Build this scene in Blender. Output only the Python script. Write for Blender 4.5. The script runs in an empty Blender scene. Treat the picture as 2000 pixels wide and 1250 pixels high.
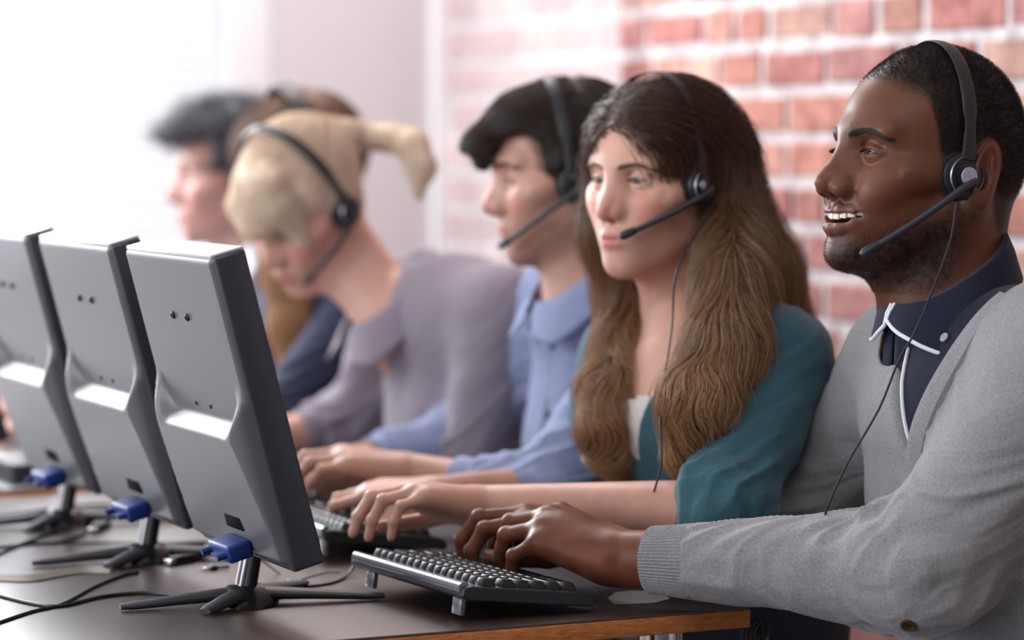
import bpy, math, random
import numpy as np
from mathutils import Vector, Matrix

random.seed(7)
RNG = np.random.default_rng(11)
SC = bpy.context.scene
COL = SC.collection

# ------------------------------------------------------------------ camera
FPX = 5600.0                              # focal length for a 2000 px wide frame
TH = math.radians(24.9)                   # the desks run 24.9 degrees off the view
PH = math.atan(360 / FPX)
CAMZ = 1.24
DESK = 0.74
V3 = np.array
c_right = V3([math.cos(TH), -math.sin(TH), 0.0])
c_fwdh = V3([math.sin(TH), math.cos(TH), 0.0])
c_fwd = c_fwdh * math.cos(PH) - V3([0, 0, 1.0]) * math.sin(PH)
c_up = c_fwdh * math.sin(PH) + V3([0, 0, 1.0]) * math.cos(PH)
c_pos = V3([0, 0, CAMZ])


def P(px, py, d):
    """The place that shows at pixel (px, py) at depth d metres."""
    return c_pos + d * (c_fwd + c_right * (px - 1000) / FPX + c_up * (625 - py) / FPX)


def on_z(px, py, z=DESK):
    v = c_fwd + c_right * (px - 1000) / FPX + c_up * (625 - py) / FPX
    return c_pos + v * ((z - CAMZ) / v[2])


cam = bpy.data.cameras.new('camera')
cam_o = bpy.data.objects.new('camera', cam)
COL.objects.link(cam_o)
cam.sensor_width = 36.0
cam.lens = 36.0 * FPX / 2000
cam.clip_start = 0.05
cam_o.matrix_world = Matrix((
    (c_right[0], c_up[0], -c_fwd[0], c_pos[0]),
    (c_right[1], c_up[1], -c_fwd[1], c_pos[1]),
    (c_right[2], c_up[2], -c_fwd[2], c_pos[2]),
    (0, 0, 0, 1)))
cam.dof.use_dof = True
cam.dof.focus_distance = 2.98
cam.dof.aperture_fstop = cam.lens / 1000 / 0.040
SC.camera = cam_o

# ------------------------------------------------------------------ light
SC.view_settings.view_transform = 'Standard'
SC.view_settings.look = 'None'
SC.view_settings.gamma = 1
SC.view_settings.exposure = 0.25
SC.view_settings.use_curve_mapping = False

W = bpy.data.worlds.new('world')
SC.world = W
W.use_nodes = True
W.node_tree.nodes['Background'].inputs[0].default_value = (0.90, 0.93, 1.0, 1)
W.node_tree.nodes['Background'].inputs[1].default_value = 1.1


def area(name, loc, target, sx, sy, power, col=(1, 1, 1)):
    l = bpy.data.lights.new(name, 'AREA')
    l.shape = 'RECTANGLE'; l.size = sx; l.size_y = sy; l.energy = power; l.color = col
    o = bpy.data.objects.new(name, l); COL.objects.link(o)
    d = Vector(target) - Vector(loc)
    o.matrix_world = Matrix.Translation(Vector(loc)) @ d.to_track_quat('-Z', 'Y').to_matrix().to_4x4()
    return o


# daylight through the end window (left of the picture), through the side windows facing the staff,
# and two added overhead lamps: camera-side fill, then rim light and desk glare
area('window_daylight', (0.85, 5.42, 1.60), (1.1, 2.7, 0.8), 1.1, 1.6, 80, (0.93, 0.96, 1.0))
area('side_window_daylight', (-2.2, 3.6, 1.9), (1.6, 3.0, 1.0), 3.6, 1.9, 85, (0.93, 0.96, 1.0))
area('added_overhead_light', (0.7, 1.3, 2.9), (1.7, 3.2, 1.0), 1.2, 1.2, 13, (1.0, 0.97, 0.93))
area('added_overhead_light', (1.75, 4.7, 2.93), (1.75, 4.5, 0.0), 1.0, 1.4, 42, (1.0, 0.97, 0.95))

# ------------------------------------------------------------------ materials
def mat(name, col=(0.5, 0.5, 0.5), rough=0.5, metal=0.0, spec=0.5, sss=0.0, sss_col=None, coat=0.0, emit=None, estr=0.0,
        sheen=0.0, vcol=False, noise=None, bump=None, alpha=None, trans=0.0, ior=1.45):
    """noise=(scale, amount[, stretch]) varies the colour; bump=(scale, strength, distance[, stretch])."""
    m = bpy.data.materials.new(name); m.use_nodes = True
    nt = m.node_tree; b = nt.nodes['Principled BSDF']
    b.inputs['Base Color'].default_value = (*col, 1)
    b.inputs['Roughness'].default_value = rough
    b.inputs['Metallic'].default_value = metal
    b.inputs['Specular IOR Level'].default_value = spec
    b.inputs['IOR'].default_value = ior
    if trans: b.inputs['Transmission Weight'].default_value = trans
    if sss:
        b.inputs['Subsurface Weight'].default_value = sss
        b.inputs['Subsurface Radius'].default_value = sss_col or (0.8, 0.35, 0.2)
        b.inputs['Subsurface Scale'].default_value = 0.008
    if coat:
        b.inputs['Coat Weight'].default_value = coat; b.inputs['Coat Roughness'].default_value = 0.1
    if sheen:
        b.inputs['Sheen Weight'].default_value = sheen; b.inputs['Sheen Roughness'].default_value = 0.5
    if emit:
        b.inputs['Emission Color'].default_value = (*emit, 1); b.inputs['Emission Strength'].default_value = estr
    if alpha is not None: b.inputs['Alpha'].default_value = alpha
    tc = nt.nodes.new('ShaderNodeTexCoord')
    src = None
    if vcol:
        a = nt.nodes.new('ShaderNodeVertexColor'); a.layer_name = 'Col'; src = a.outputs['Color']
    if noise:
        n = nt.nodes.new('ShaderNodeTexNoise'); n.inputs['Scale'].default_value = noise[0]; n.inputs['Detail'].default_value = 4
        mp = nt.nodes.new('ShaderNodeMapping'); nt.links.new(tc.outputs['Object'], mp.inputs[0])
        if len(noise) > 2: mp.inputs['Scale'].default_value = noise[2]
        nt.links.new(mp.outputs[0], n.inputs['Vector'])
        r = nt.nodes.new('ShaderNodeMapRange')
        r.inputs['From Min'].default_value = 0.3; r.inputs['From Max'].default_value = 0.7
        r.inputs['To Min'].default_value = 1 - noise[1]; r.inputs['To Max'].default_value = 1 + noise[1]
        nt.links.new(n.outputs['Fac'], r.inputs['Value'])
        mx = nt.nodes.new('ShaderNodeVectorMath'); mx.operation = 'SCALE'
        if src: nt.links.new(src, mx.inputs[0])
        else: mx.inputs[0].default_value = col
        nt.links.new(r.outputs[0], mx.inputs['Scale']); src = mx.outputs[0]
    if src: nt.links.new(src, b.inputs['Base Color'])
    if bump:
        n = nt.nodes.new('ShaderNodeTexNoise'); n.inputs['Scale'].default_value = bump[0]; n.inputs['Detail'].default_value = 3
        mp = nt.nodes.new('ShaderNodeMapping'); nt.links.new(tc.outputs['Object'], mp.inputs[0])
        if len(bump) > 3: mp.inputs['Scale'].default_value = bump[3]
        nt.links.new(mp.outputs[0], n.inputs['Vector'])
        bn = nt.nodes.new('ShaderNodeBump'); bn.inputs['Strength'].default_value = bump[1]; bn.inputs['Distance'].default_value = bump[2]
        nt.links.new(n.outputs['Fac'], bn.inputs['Height']); nt.links.new(bn.outputs[0], b.inputs['Normal'])
    return m


def knit_mat(name, col, scale=900.0, direction='X', strength=0.5, var=0.20):
    m = mat(name, col, rough=0.95, spec=0.15, sheen=0.25, noise=(420, var))
    nt = m.node_tree; b = nt.nodes['Principled BSDF']
    tc = nt.nodes.new('ShaderNodeTexCoord')
    n = nt.nodes.new('ShaderNodeTexNoise'); n.inputs['Scale'].default_value = 700; n.inputs['Detail'].default_value = 2
    nt.links.new(tc.outputs['Object'], n.inputs['Vector'])
    bn = nt.nodes.new('ShaderNodeBump'); bn.inputs['Strength'].default_value = strength; bn.inputs['Distance'].default_value = 0.0012
    nt.links.new(n.outputs['Fac'], bn.inputs['Height'])
    n2 = nt.nodes.new('ShaderNodeTexNoise'); n2.inputs['Scale'].default_value = 45; n2.inputs['Detail'].default_value = 3
    nt.links.new(tc.outputs['Object'], n2.inputs['Vector'])
    b2 = nt.nodes.new('ShaderNodeBump'); b2.inputs['Strength'].default_value = 0.35; b2.inputs['Distance'].default_value = 0.004
    nt.links.new(n2.outputs['Fac'], b2.inputs['Height']); nt.links.new(bn.outputs[0], b2.inputs['Normal'])
    nt.links.new(b2.outputs[0], b.inputs['Normal'])
    return m


# ------------------------------------------------------------------ objects
def tag(o, label=None, cat=None, group=None, kind=None):
    if label: o['label'] = label
    if cat: o['category'] = cat
    if group: o['group'] = group
    if kind: o['kind'] = kind
    return o


def empty(name, loc=(0, 0, 0), label=None, cat=None, group=None):
    o = bpy.data.objects.new(name, None); COL.objects.link(o)
    o.location = Vector(loc); o.empty_display_size = 0.05
    return tag(o, label, cat, group)


def np_mesh(name, v, quads, material, parent=None, smooth=True, col=None):
    v = np.asarray(v, dtype=np.float32)
    me = bpy.data.meshes.new(name)
    q = np.asarray(quads, dtype=np.int32)
    k = q.shape[1]
    me.vertices.add(len(v)); me.vertices.foreach_set('co', v.ravel())
    me.loops.add(q.size); me.loops.foreach_set('vertex_index', q.ravel())
    me.polygons.add(len(q)); me.polygons.foreach_set('loop_start', np.arange(0, q.size, k, dtype=np.int32))
    me.polygons.foreach_set('loop_total', np.full(len(q), k, dtype=np.int32))
    me.polygons.foreach_set('use_smooth', np.full(len(q), smooth, dtype=bool))
    me.update(); me.validate()
    if col is not None:
        a = me.color_attributes.new('Col', 'FLOAT_COLOR', 'POINT')
        c4 = np.ones((len(v), 4), dtype=np.float32); c4[:, :3] = col
        a.data.foreach_set('color', c4.ravel())
    return link(name, me, material, parent)


def link(name, me, material, parent=None):
    if material: me.materials.append(material)
    o = bpy.data.objects.new(name, me); COL.objects.link(o)
    if parent is not None:
        o.parent = parent
        o.matrix_parent_inverse = parent_world(parent).inverted()
    return o


def parent_world(p):
    m = Matrix.LocRotScale(p.location, p.rotation_euler, p.scale)
    if p.parent is not None: m = parent_world(p.parent) @ p.matrix_parent_inverse @ m
    return m


class MB:
    """collects simple shapes (world or local coordinates) into one mesh"""
    def __init__(s): s.v = []; s.f = []; s.sm = []

    def add(s, vs, fs, smooth=False, M=None):
        n = len(s.v)
        s.v += [tuple(M @ Vector(v)) if M is not None else tuple(v) for v in vs]
        s.f += [tuple(i + n for i in f) for f in fs]; s.sm += [smooth] * len(fs); return s

    def box(s, c, size, M=None, bev=0.0, seg=2):
        import bmesh
        bm = bmesh.new(); bmesh.ops.create_cube(bm, size=1)
        for v in bm.verts: v.co = Vector((v.co.x * size[0] + c[0], v.co.y * size[1] + c[1], v.co.z * size[2] + c[2]))
        if bev: bmesh.ops.bevel(bm, geom=bm.edges[:], offset=bev, segments=seg, affect='EDGES', profile=0.5)
        bm.verts.index_update()
        s.add([v.co.copy() for v in bm.verts], [[v.index for v in f.verts] for f in bm.faces], bool(bev), M)
        bm.free(); return s

    def tube(s, pts, r, n=10, cap=True, flat=None):
        """r: number or list; flat=(axis vector, factor) squashes the section along the axis"""
        pts = [Vector(p) for p in pts]; m = len(pts)
        rs = r if hasattr(r, '__len__') else [r] * m
        vs = []; up = None
        for i, p in enumerate(pts):
            t = (pts[min(i + 1, m - 1)] - pts[max(i - 1, 0)]).normalized()
            if up is None:
                up = t.orthogonal().normalized()
                if flat is not None:
                    a = Vector(flat[0]); up = (a - t * a.dot(t)).normalized()
            up = (up - t * up.dot(t)).normalized()
            if flat is not None:
                a = Vector(flat[0]); up = (a - t * a.dot(t)).normalized()
            w = t.cross(up)
            for k in range(n):
                a = 2 * math.pi * k / n
                vs.append(p + (up * math.cos(a) * (flat[1] if flat else 1) + w * math.sin(a)) * rs[i])
        fs = [(i * n + k, i * n + (k + 1) % n, (i + 1) * n + (k + 1) % n, (i + 1) * n + k) for i in range(m - 1) for k in range(n)]
        if cap: fs += [tuple(range(n - 1, -1, -1)), tuple(range((m - 1) * n, m * n))]
        return s.add(vs, fs, True)

    def lathe(s, prof, M=None, n=40):
        """prof: list of (radius, height) turned about local z"""
        vs = []
        for (r, h) in prof:
            for k in range(n):
                a = 2 * math.pi * k / n; vs.append((max(r, 1e-5) * math.cos(a), max(r, 1e-5) * math.sin(a), h))
        m = len(prof)
        fs = [(i * n + k, i * n + (k + 1) % n, (i + 1) * n + (k + 1) % n, (i + 1) * n + k) for i in range(m - 1) for k in range(n)]
        return s.add(vs, fs, True, M)

    def build(s, name, material, parent=None, sharp=40):
        me = bpy.data.meshes.new(name); me.from_pydata([tuple(v) for v in s.v], [], s.f)
        me.polygons.foreach_set('use_smooth', s.sm); me.update()
        o = link(name, me, material, parent)
        if any(s.sm):
            try: me.set_sharp_from_angle(angle=math.radians(sharp))
            except Exception: pass
        return o


def spline(pts, n=8):
    """Catmull-Rom through the points"""
    p = [V3(q, dtype=float) for q in pts]; p = [2 * p[0] - p[1]] + p + [2 * p[-1] - p[-2]]
    out = []
    for i in range(1, len(p) - 2):
        for k in range(n):
            t = k / n
            out.append(0.5 * ((2 * p[i]) + (-p[i - 1] + p[i + 1]) * t + (2 * p[i - 1] - 5 * p[i] + 4 * p[i + 1] - p[i + 2]) * t * t
                              + (-p[i - 1] + 3 * p[i] - 3 * p[i + 1] + p[i + 2]) * t ** 3))
    out.append(p[-2]); return out


# ------------------------------------------------------------------ noise in numpy
_perm = RNG.random((32, 32, 32)).astype(np.float32)


def vnoise(p, scale):
    q = np.asarray(p, dtype=np.float32) * scale
    i = np.floor(q).astype(np.int32); f = q - i; f = f * f * (3 - 2 * f)
    x0, y0, z0 = (i & 31).T; x1, y1, z1 = ((i + 1) & 31).T
    fx, fy, fz = f.T
    g = _perm
    a = g[x0, y0, z0] * (1 - fx) + g[x1, y0, z0] * fx
    b = g[x0, y1, z0] * (1 - fx) + g[x1, y1, z0] * fx
    c = g[x0, y0, z1] * (1 - fx) + g[x1, y0, z1] * fx
    d = g[x0, y1, z1] * (1 - fx) + g[x1, y1, z1] * fx
    return ((a * (1 - fy) + b * fy) * (1 - fz) + (c * (1 - fy) + d * fy) * fz) * 2 - 1


def sstep(a, b, x):
    t = np.clip((x - a) / (b - a), 0, 1); return t * t * (3 - 2 * t)


# ------------------------------------------------------------------ smooth solid modelling
def frame(loc, fwd, up=(0, 0, 1), s=1.0):
    """local x = fwd, y = left, z = up"""
    f = V3(fwd, dtype=float); f /= np.linalg.norm(f)
    l = np.cross(V3(up, dtype=float), f); l /= np.linalg.norm(l)
    u = np.cross(f, l)
    return (np.stack([f, l, u], 1), V3(loc, dtype=float), s)      # R columns, t, scale


def to_world(T, p):
    R, t, s = T; return (np.asarray(p, dtype=float) * s) @ R.T + t


def to_local(T, p):
    R, t, s = T; return ((np.asarray(p) - t) @ R) / s


def rotm(axis, deg):
    return np.array(Matrix.Rotation(math.radians(deg), 3, axis))


def smin(a, b, k):
    if k <= 0: return np.minimum(a, b)
    h = np.maximum(k - np.abs(a - b), 0) / k
    return np.minimum(a, b) - h * h * k * 0.25


def mm(q, R):
    """q @ R without BLAS, so that equal points give equal bits in every batch"""
    R = R.astype(np.float32)
    return q[:, 0:1] * R[0] + q[:, 1:2] * R[1] + q[:, 2:3] * R[2]


def dot3(q, n):
    n = n.astype(np.float32); return q[:, 0] * n[0] + q[:, 1] * n[1] + q[:, 2] * n[2]


class Field:
    def __init__(s): s.ops = []

    def _add(s, kind, data, c, rad, k, mode, T):
        if T is not None: c = to_world(T, c); rad *= T[2]
        s.ops.append((kind, data, V3(c, dtype=float), rad, k, mode, T)); return s

    def ell(s, c, r, k=0.01, mode='u', T=None, rot=None):
        return s._add('e', (V3(c, dtype=float), V3(r, dtype=float), rot), c, max(r), k, mode, T)

    def cone(s, a, b, ra, rb, k=0.01, mode='u', T=None, flat=None):
        """a tapered capsule; flat=(axis, factor) thickens (>1) or thins (<1) it along the axis"""
        a = V3(a, dtype=float); b = V3(b, dtype=float)
        f = 1.0
        if flat is not None:
            ax = V3(flat[0], dtype=float); ax /= np.linalg.norm(ax)
            S = np.eye(3) + (1 / flat[1] - 1) * np.outer(ax, ax); f = flat[1]
        else: S = None
        return s._add('c', (a, b, ra, rb, S, f), (a + b) / 2, np.linalg.norm(b - a) / 2 + max(ra, rb) * max(f, 1), k, mode, T)

    def box(s, c, h, r, k=0.01, mode='u', T=None, rot=None):
        return s._add('b', (V3(c, dtype=float), V3(h, dtype=float), r, rot), c, float(np.linalg.norm(h)), k, mode, T)

    def plane(s, p, n, k=0.004, mode='i', T=None):
        """keeps the side the normal points away from (mode i)"""
        n = V3(n, dtype=float); n /= np.linalg.norm(n)
        return s._add('p', (V3(p, dtype=float), n), p, 1e9, k, mode, T)

    def both(s, fn, *a, **kw):
        """adds the shape and its mirror over local y"""
        getattr(s, fn)(*a, **kw)
        a2 = list(a)
        def m(x): return [x[0], -x[1], x[2]]
        if fn == 'cone': a2[0] = m(a[0]); a2[1] = m(a[1])
        else: a2[0] = m(a[0])
        kw = dict(kw)
        if fn == 'cone' and kw.get('flat'): kw['flat'] = (m(kw['flat'][0]), kw['flat'][1])
        if kw.get('rot') is not None:
            D = np.diag([1, -1, 1]); kw['rot'] = D @ kw['rot'] @ D
        getattr(s, fn)(*a2, **kw); return s

    def sub(s, child, k=0.004, mode='u'):
        """a nested field"""
        cs = [o for o in child.ops if o[5] == 'u']
        c = np.mean([o[2] for o in cs], 0); rad = max(np.linalg.norm(o[2] - c) + o[3] for o in cs)
        s.ops.append(('f', child, c, rad, k, mode, None)); return s

    def __call__(s, p, cull=None):
        d = np.full(len(p), 1.0, dtype=np.float32)
        for kind, data, c, rad, k, mode, T in s.ops:
            if cull is not None and rad < 1e8 and np.linalg.norm(c - cull[0]) - rad * 1.05 > cull[1] + k * 3 + 0.04 and mode != 'i': continue
            q = p; sc = 1.0
            if T is not None: q = mm(p - T[1].astype(np.float32), T[0]) / np.float32(T[2]); sc = T[2]
            if kind == 'e':
                q = q - data[0].astype(np.float32)
                if data[2] is not None: q = mm(q, data[2])
                r = data[1].astype(np.float32); a = q / r; b = a / r
                k0 = np.sqrt(a[:, 0] ** 2 + a[:, 1] ** 2 + a[:, 2] ** 2); k1 = np.sqrt(b[:, 0] ** 2 + b[:, 1] ** 2 + b[:, 2] ** 2) + np.float32(1e-9)
                e = k0 * (k0 - 1) / k1
            elif kind == 'c':
                a, b, ra, rb, S, f = data
                q = q - a.astype(np.float32); ab = (b - a)
                if S is not None: q = mm(q, S); ab = ab @ S
                ab = ab.astype(np.float32); L = float(ab @ ab) + 1e-12
                t = np.clip(dot3(q, ab) / np.float32(L), 0, 1)
                w = q - t[:, None] * ab
                e = np.sqrt(w[:, 0] ** 2 + w[:, 1] ** 2 + w[:, 2] ** 2) - (np.float32(ra) + np.float32(rb - ra) * t)
                if S is not None and f < 1: e = e * f
            elif kind == 'b':
                q = q - data[0].astype(np.float32)
                if data[3] is not None: q = mm(q, data[3])
                g = np.abs(q) - (data[1] - data[2]).astype(np.float32)
                e = np.sqrt((np.maximum(g, 0) ** 2).sum(1)) + np.minimum(g.max(1), 0) - data[2]
            elif kind == 'p':
                e = dot3(q - data[0].astype(np.float32), data[1])
            elif kind == 'f':
                e = data(p, cull)
            e = (e * sc).astype(np.float32)
            if mode == 'u': d = smin(d, e, k)
            elif mode == 's': d = -smin(-d, e, k)
            elif mode == 'i': d = -smin(-d, -e, k)
        return d

    def bounds(s):
        lo = np.full(3, 1e9); hi = -lo
        for o in s.ops:
            if o[5] == 'u': lo = np.minimum(lo, o[2] - o[3]); hi = np.maximum(hi, o[2] + o[3])
        return lo - 0.01, hi + 0.01

    def grad(s, p, e=0.0006):
        p = p.astype(np.float32); g = np.empty_like(p)
        for i in range(3):
            o = np.zeros(3, np.float32); o[i] = e
            g[:, i] = s(p + o) - s(p - o)
        return g / (np.linalg.norm(g, axis=1, keepdims=True) + 1e-9)


def surf(field, h, B=16, offset=0.0):
    """surface nets over the blocks that the surface crosses"""
    lo, hi = field.bounds(); lo = lo - offset
    nb = np.ceil((hi - lo + offset) / (h * B)).astype(int)
    R = B * h * 0.8661
    g = np.stack(np.meshgrid(*[np.arange(n) for n in nb], indexing='ij'), -1).reshape(-1, 3)
    ctr = (lo + (g + 0.5) * B * h)
    dv = field(ctr.astype(np.float32)) - offset
    g = g[np.abs(dv) < R * 1.6 + 0.008]
    ii = np.stack(np.meshgrid(*[np.arange(B + 1)] * 3, indexing='ij'), -1).reshape(-1, 3)
    keep = []; vals = []
    for b in g:
        p = (lo + (b * B + ii) * h).astype(np.float32)
        c = lo + (b + 0.5) * B * h
        d = field(p, (c, R)) - offset
        if d.min() < 0 < d.max(): keep.append(b); vals.append(d.reshape(B + 1, B + 1, B + 1))
    G = np.array(keep); D = np.array(vals)
    S = D < 0
    # cells
    cs = np.zeros((len(G), B, B, B), np.int8)
    for dx in (0, 1):
        for dy in (0, 1):
            for dz in (0, 1): cs += S[:, dx:B + dx, dy:B + dy, dz:B + dz]
    act = (cs > 0) & (cs < 8)
    bi, x, y, z = np.nonzero(act)
    acc = np.zeros((len(bi), 3), np.float32); cnt = np.zeros(len(bi), np.float32)
    corner = {}
    for dx in (0, 1):
        for dy in (0, 1):
            for dz in (0, 1): corner[dx, dy, dz] = D[bi, x + dx, y + dy, z + dz]
    for a in range(3):
        for u in (0, 1):
            for w in (0, 1):
                o = [0, 0, 0]; o[(a + 1) % 3] = u; o[(a + 2) % 3] = w
                o2 = list(o); o2[a] = 1
                d0 = corner[tuple(o)]; d1 = corner[tuple(o2)]
                m = (d0 < 0) != (d1 < 0)
                t = np.where(m, d0 / np.where(m, d0 - d1, 1), 0)
                pt = np.tile(np.array(o, np.float32), (len(bi), 1)); pt[:, a] = t
                acc += pt * m[:, None]; cnt += m
    cell = G[bi] * B + np.stack([x, y, z], 1)
    pos = lo + (cell + acc / cnt[:, None]) * h
    N = nb * B + 4
    key = ((cell[:, 0] + 1).astype(np.int64) * N[1] + cell[:, 1] + 1) * N[2] + cell[:, 2] + 1
    order = np.argsort(key); sk = key[order]
    quads = []
    for a in range(3):
        sl0 = [slice(None), slice(0, B), slice(0, B), slice(0, B)]
        sl1 = list(sl0); sl1[a + 1] = slice(1, B + 1)
        s0 = S[tuple(sl0)]; s1 = S[tuple(sl1)]
        bi2, x2, y2, z2 = np.nonzero(s0 != s1)
        flip = s0[bi2, x2, y2, z2]
        c0 = G[bi2] * B + np.stack([x2, y2, z2], 1)
        b_, c_ = (a + 1) % 3, (a + 2) % 3
        ids = []
        ok = np.ones(len(c0), bool)
        for (u, w) in ((0, 0), (-1, 0), (-1, -1), (0, -1)):
            cc = c0.copy(); cc[:, b_] += u; cc[:, c_] += w
            kk = ((cc[:, 0] + 1).astype(np.int64) * N[1] + cc[:, 1] + 1) * N[2] + cc[:, 2] + 1
            j = np.clip(np.searchsorted(sk, kk), 0, len(sk) - 1)
            ok &= sk[j] == kk; ids.append(order[j])
        q = np.stack(ids, 1); q[~flip] = q[~flip][:, ::-1]
        quads.append(q[ok])
    return pos, np.concatenate(quads)


def vnormals(v, q):
    n = np.cross(v[q[:, 2]] - v[q[:, 0]], v[q[:, 3]] - v[q[:, 1]])
    out = np.zeros_like(v)
    for i in range(4): 
        for a in range(3): out[:, a] += np.bincount(q[:, i], n[:, a], len(v))
    return out / (np.linalg.norm(out, axis=1, keepdims=True) + 1e-12)


def field_mesh(name, field, h, material, parent, col=None, disp=None, offset=0.0, keep=None):
    v, q = surf(field, h, offset=offset)
    if keep is not None:
        m = keep(v); fm = m[q].all(1); q = q[fm]
        used = np.unique(q); re = np.full(len(v), -1); re[used] = np.arange(len(used)); v = v[used]; q = re[q]
    if disp is not None:
        n = vnormals(v, q); v = v + n * disp(v, n)[:, None]
    c = col(v) if col is not None else None
    return np_mesh(name, v, q, material, parent, col=c)


# ------------------------------------------------------------------ hair strands
def strands(name, paths, radius, material, parent, tip=0.3):
    """paths: array (n, m, 3)"""
    n, m, _ = paths.shape
    hc = bpy.data.hair_curves.new(name)
    hc.add_curves([m] * n)
    hc.attributes['position'].data.foreach_set('vector', paths.astype(np.float32).ravel())
    r = np.linspace(1, tip, m)[None, :] * (radius if np.isscalar(radius) else np.asarray(radius)[:, None])
    r = np.broadcast_to(r, (n, m)).astype(np.float32)
    a = hc.attributes.get('radius') or hc.attributes.new('radius', 'FLOAT', 'POINT')
    a.data.foreach_set('value', np.ascontiguousarray(r).ravel())
    hc.materials.append(material)
    o = bpy.data.objects.new(name, hc); COL.objects.link(o)
    if parent is not None:
        o.parent = parent; o.matrix_parent_inverse = parent_world(parent).inverted()
    return o


def hair_mat(name, c1, c2, rough=0.38, zgrad=None, spec=0.5):
    """strand colour between c1 and c2 at random; zgrad=(z_low, z_high, low colour factor colour)"""
    m = bpy.data.materials.new(name); m.use_nodes = True
    nt = m.node_tree; b = nt.nodes['Principled BSDF']
    b.inputs['Roughness'].default_value = rough; b.inputs['Specular IOR Level'].default_value = spec
    hi = nt.nodes.new('ShaderNodeHairInfo')
    mx = nt.nodes.new('ShaderNodeMix'); mx.data_type = 'RGBA'
    mx.inputs['A'].default_value = (*c1, 1); mx.inputs['B'].default_value = (*c2, 1)
    nt.links.new(hi.outputs['Random'], mx.inputs['Factor'])
    out = mx.outputs['Result']
    if zgrad:
        tc = nt.nodes.new('ShaderNodeTexCoord'); sp = nt.nodes.new('ShaderNodeSeparateXYZ'); nt.links.new(tc.outputs['Object'], sp.inputs[0])
        mr = nt.nodes.new('ShaderNodeMapRange'); mr.inputs['From Min'].default_value = zgrad[0]; mr.inputs['From Max'].default_value = zgrad[1]
        nt.links.new(sp.outputs['Z'], mr.inputs['Value'])
        m2 = nt.nodes.new('ShaderNodeMix'); m2.data_type = 'RGBA'; m2.inputs['A'].default_value = (*zgrad[2], 1)
        nt.links.new(mr.outputs[0], m2.inputs['Factor'])
        m3 = nt.nodes.new('ShaderNodeMix'); m3.data_type = 'RGBA'; m3.inputs['A'].default_value = (*zgrad[2], 1); m3.inputs['B'].default_value = (*zgrad[3], 1)
        nt.links.new(hi.outputs['Random'], m3.inputs['Factor']); nt.links.new(m3.outputs['Result'], m2.inputs['A'])
        nt.links.new(out, m2.inputs['B']); out = m2.outputs['Result']
    nt.links.new(out, b.inputs['Base Color'])
    return m


def comb(field, roots, flow, n, step, lift=0.001, wob=0.0, pull=1.0, ends=None, jit=0.0):
    """strands that run over the field's surface along flow(p)"""
    p = roots.astype(np.float32); out = [p.copy()]
    off = (RNG.random(len(p)) * lift).astype(np.float32)
    ph = RNG.random((len(p), 1)).astype(np.float32) * 6.28
    prev = None
    for i in range(n - 1):
        f = flow(p, i / (n - 1))
        f = f + jit * RNG.normal(size=f.shape)
        g = field.grad(p)
        f = f - g * (f * g).sum(1, keepdims=True) * pull
        f /= np.linalg.norm(f, axis=1, keepdims=True) + 1e-9
        if prev is not None: f = 0.6 * f + 0.4 * prev; f /= np.linalg.norm(f, axis=1, keepdims=True) + 1e-9
        prev = f
        s = step if np.isscalar(step) else step[:, None]
        p = p + f * s
        d = field(p) - off * (1 + i * 0.06)
        hold = pull * (1 - 0.85 * max(0.0, (i / n - 0.6) / 0.4))
        p = (p - g * (np.clip(d, -0.01, 0.01) * hold)[:, None]).astype(np.float32)
        out.append(p.copy())
    P_ = np.stack(out, 1)
    if wob:
        t = np.linspace(0, 1, n)[None, :, None]
        P_ = P_ + wob * t * np.stack([np.sin(ph[:, None, 0] * 0.5 + 14 * t[..., 0]), np.cos(ph[:, None, 0] * 0.5 + 14 * t[..., 0]), 0 * ph[:, None, 0] + 0 * t[..., 0]], -1)
    return P_


def sample(v, q, n, mask=None):
    """random points on the quads"""
    c = v[q]
    ar = np.linalg.norm(np.cross(c[:, 2] - c[:, 0], c[:, 3] - c[:, 1]), axis=1)
    if mask is not None: ar = ar * mask(c.mean(1))
    i = RNG.choice(len(q), n, p=ar / ar.sum())
    a = RNG.random((n, 1)); b = RNG.random((n, 1)); c = c[i]
    return (c[:, 0] * (1 - a) + c[:, 1] * a) * (1 - b) + (c[:, 3] * (1 - a) + c[:, 2] * a) * b

# ------------------------------------------------------------------ room
def quad_wall(name, x0, x1, y0, y1, z0, z1, m):
    b = MB().box(((x0 + x1) / 2, (y0 + y1) / 2, (z0 + z1) / 2), (x1 - x0, y1 - y0, z1 - z0))
    return tag(b.build(name, m), kind='structure')


WX = 2.41          # brick wall face
EY = 5.52          # end wall face


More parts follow.
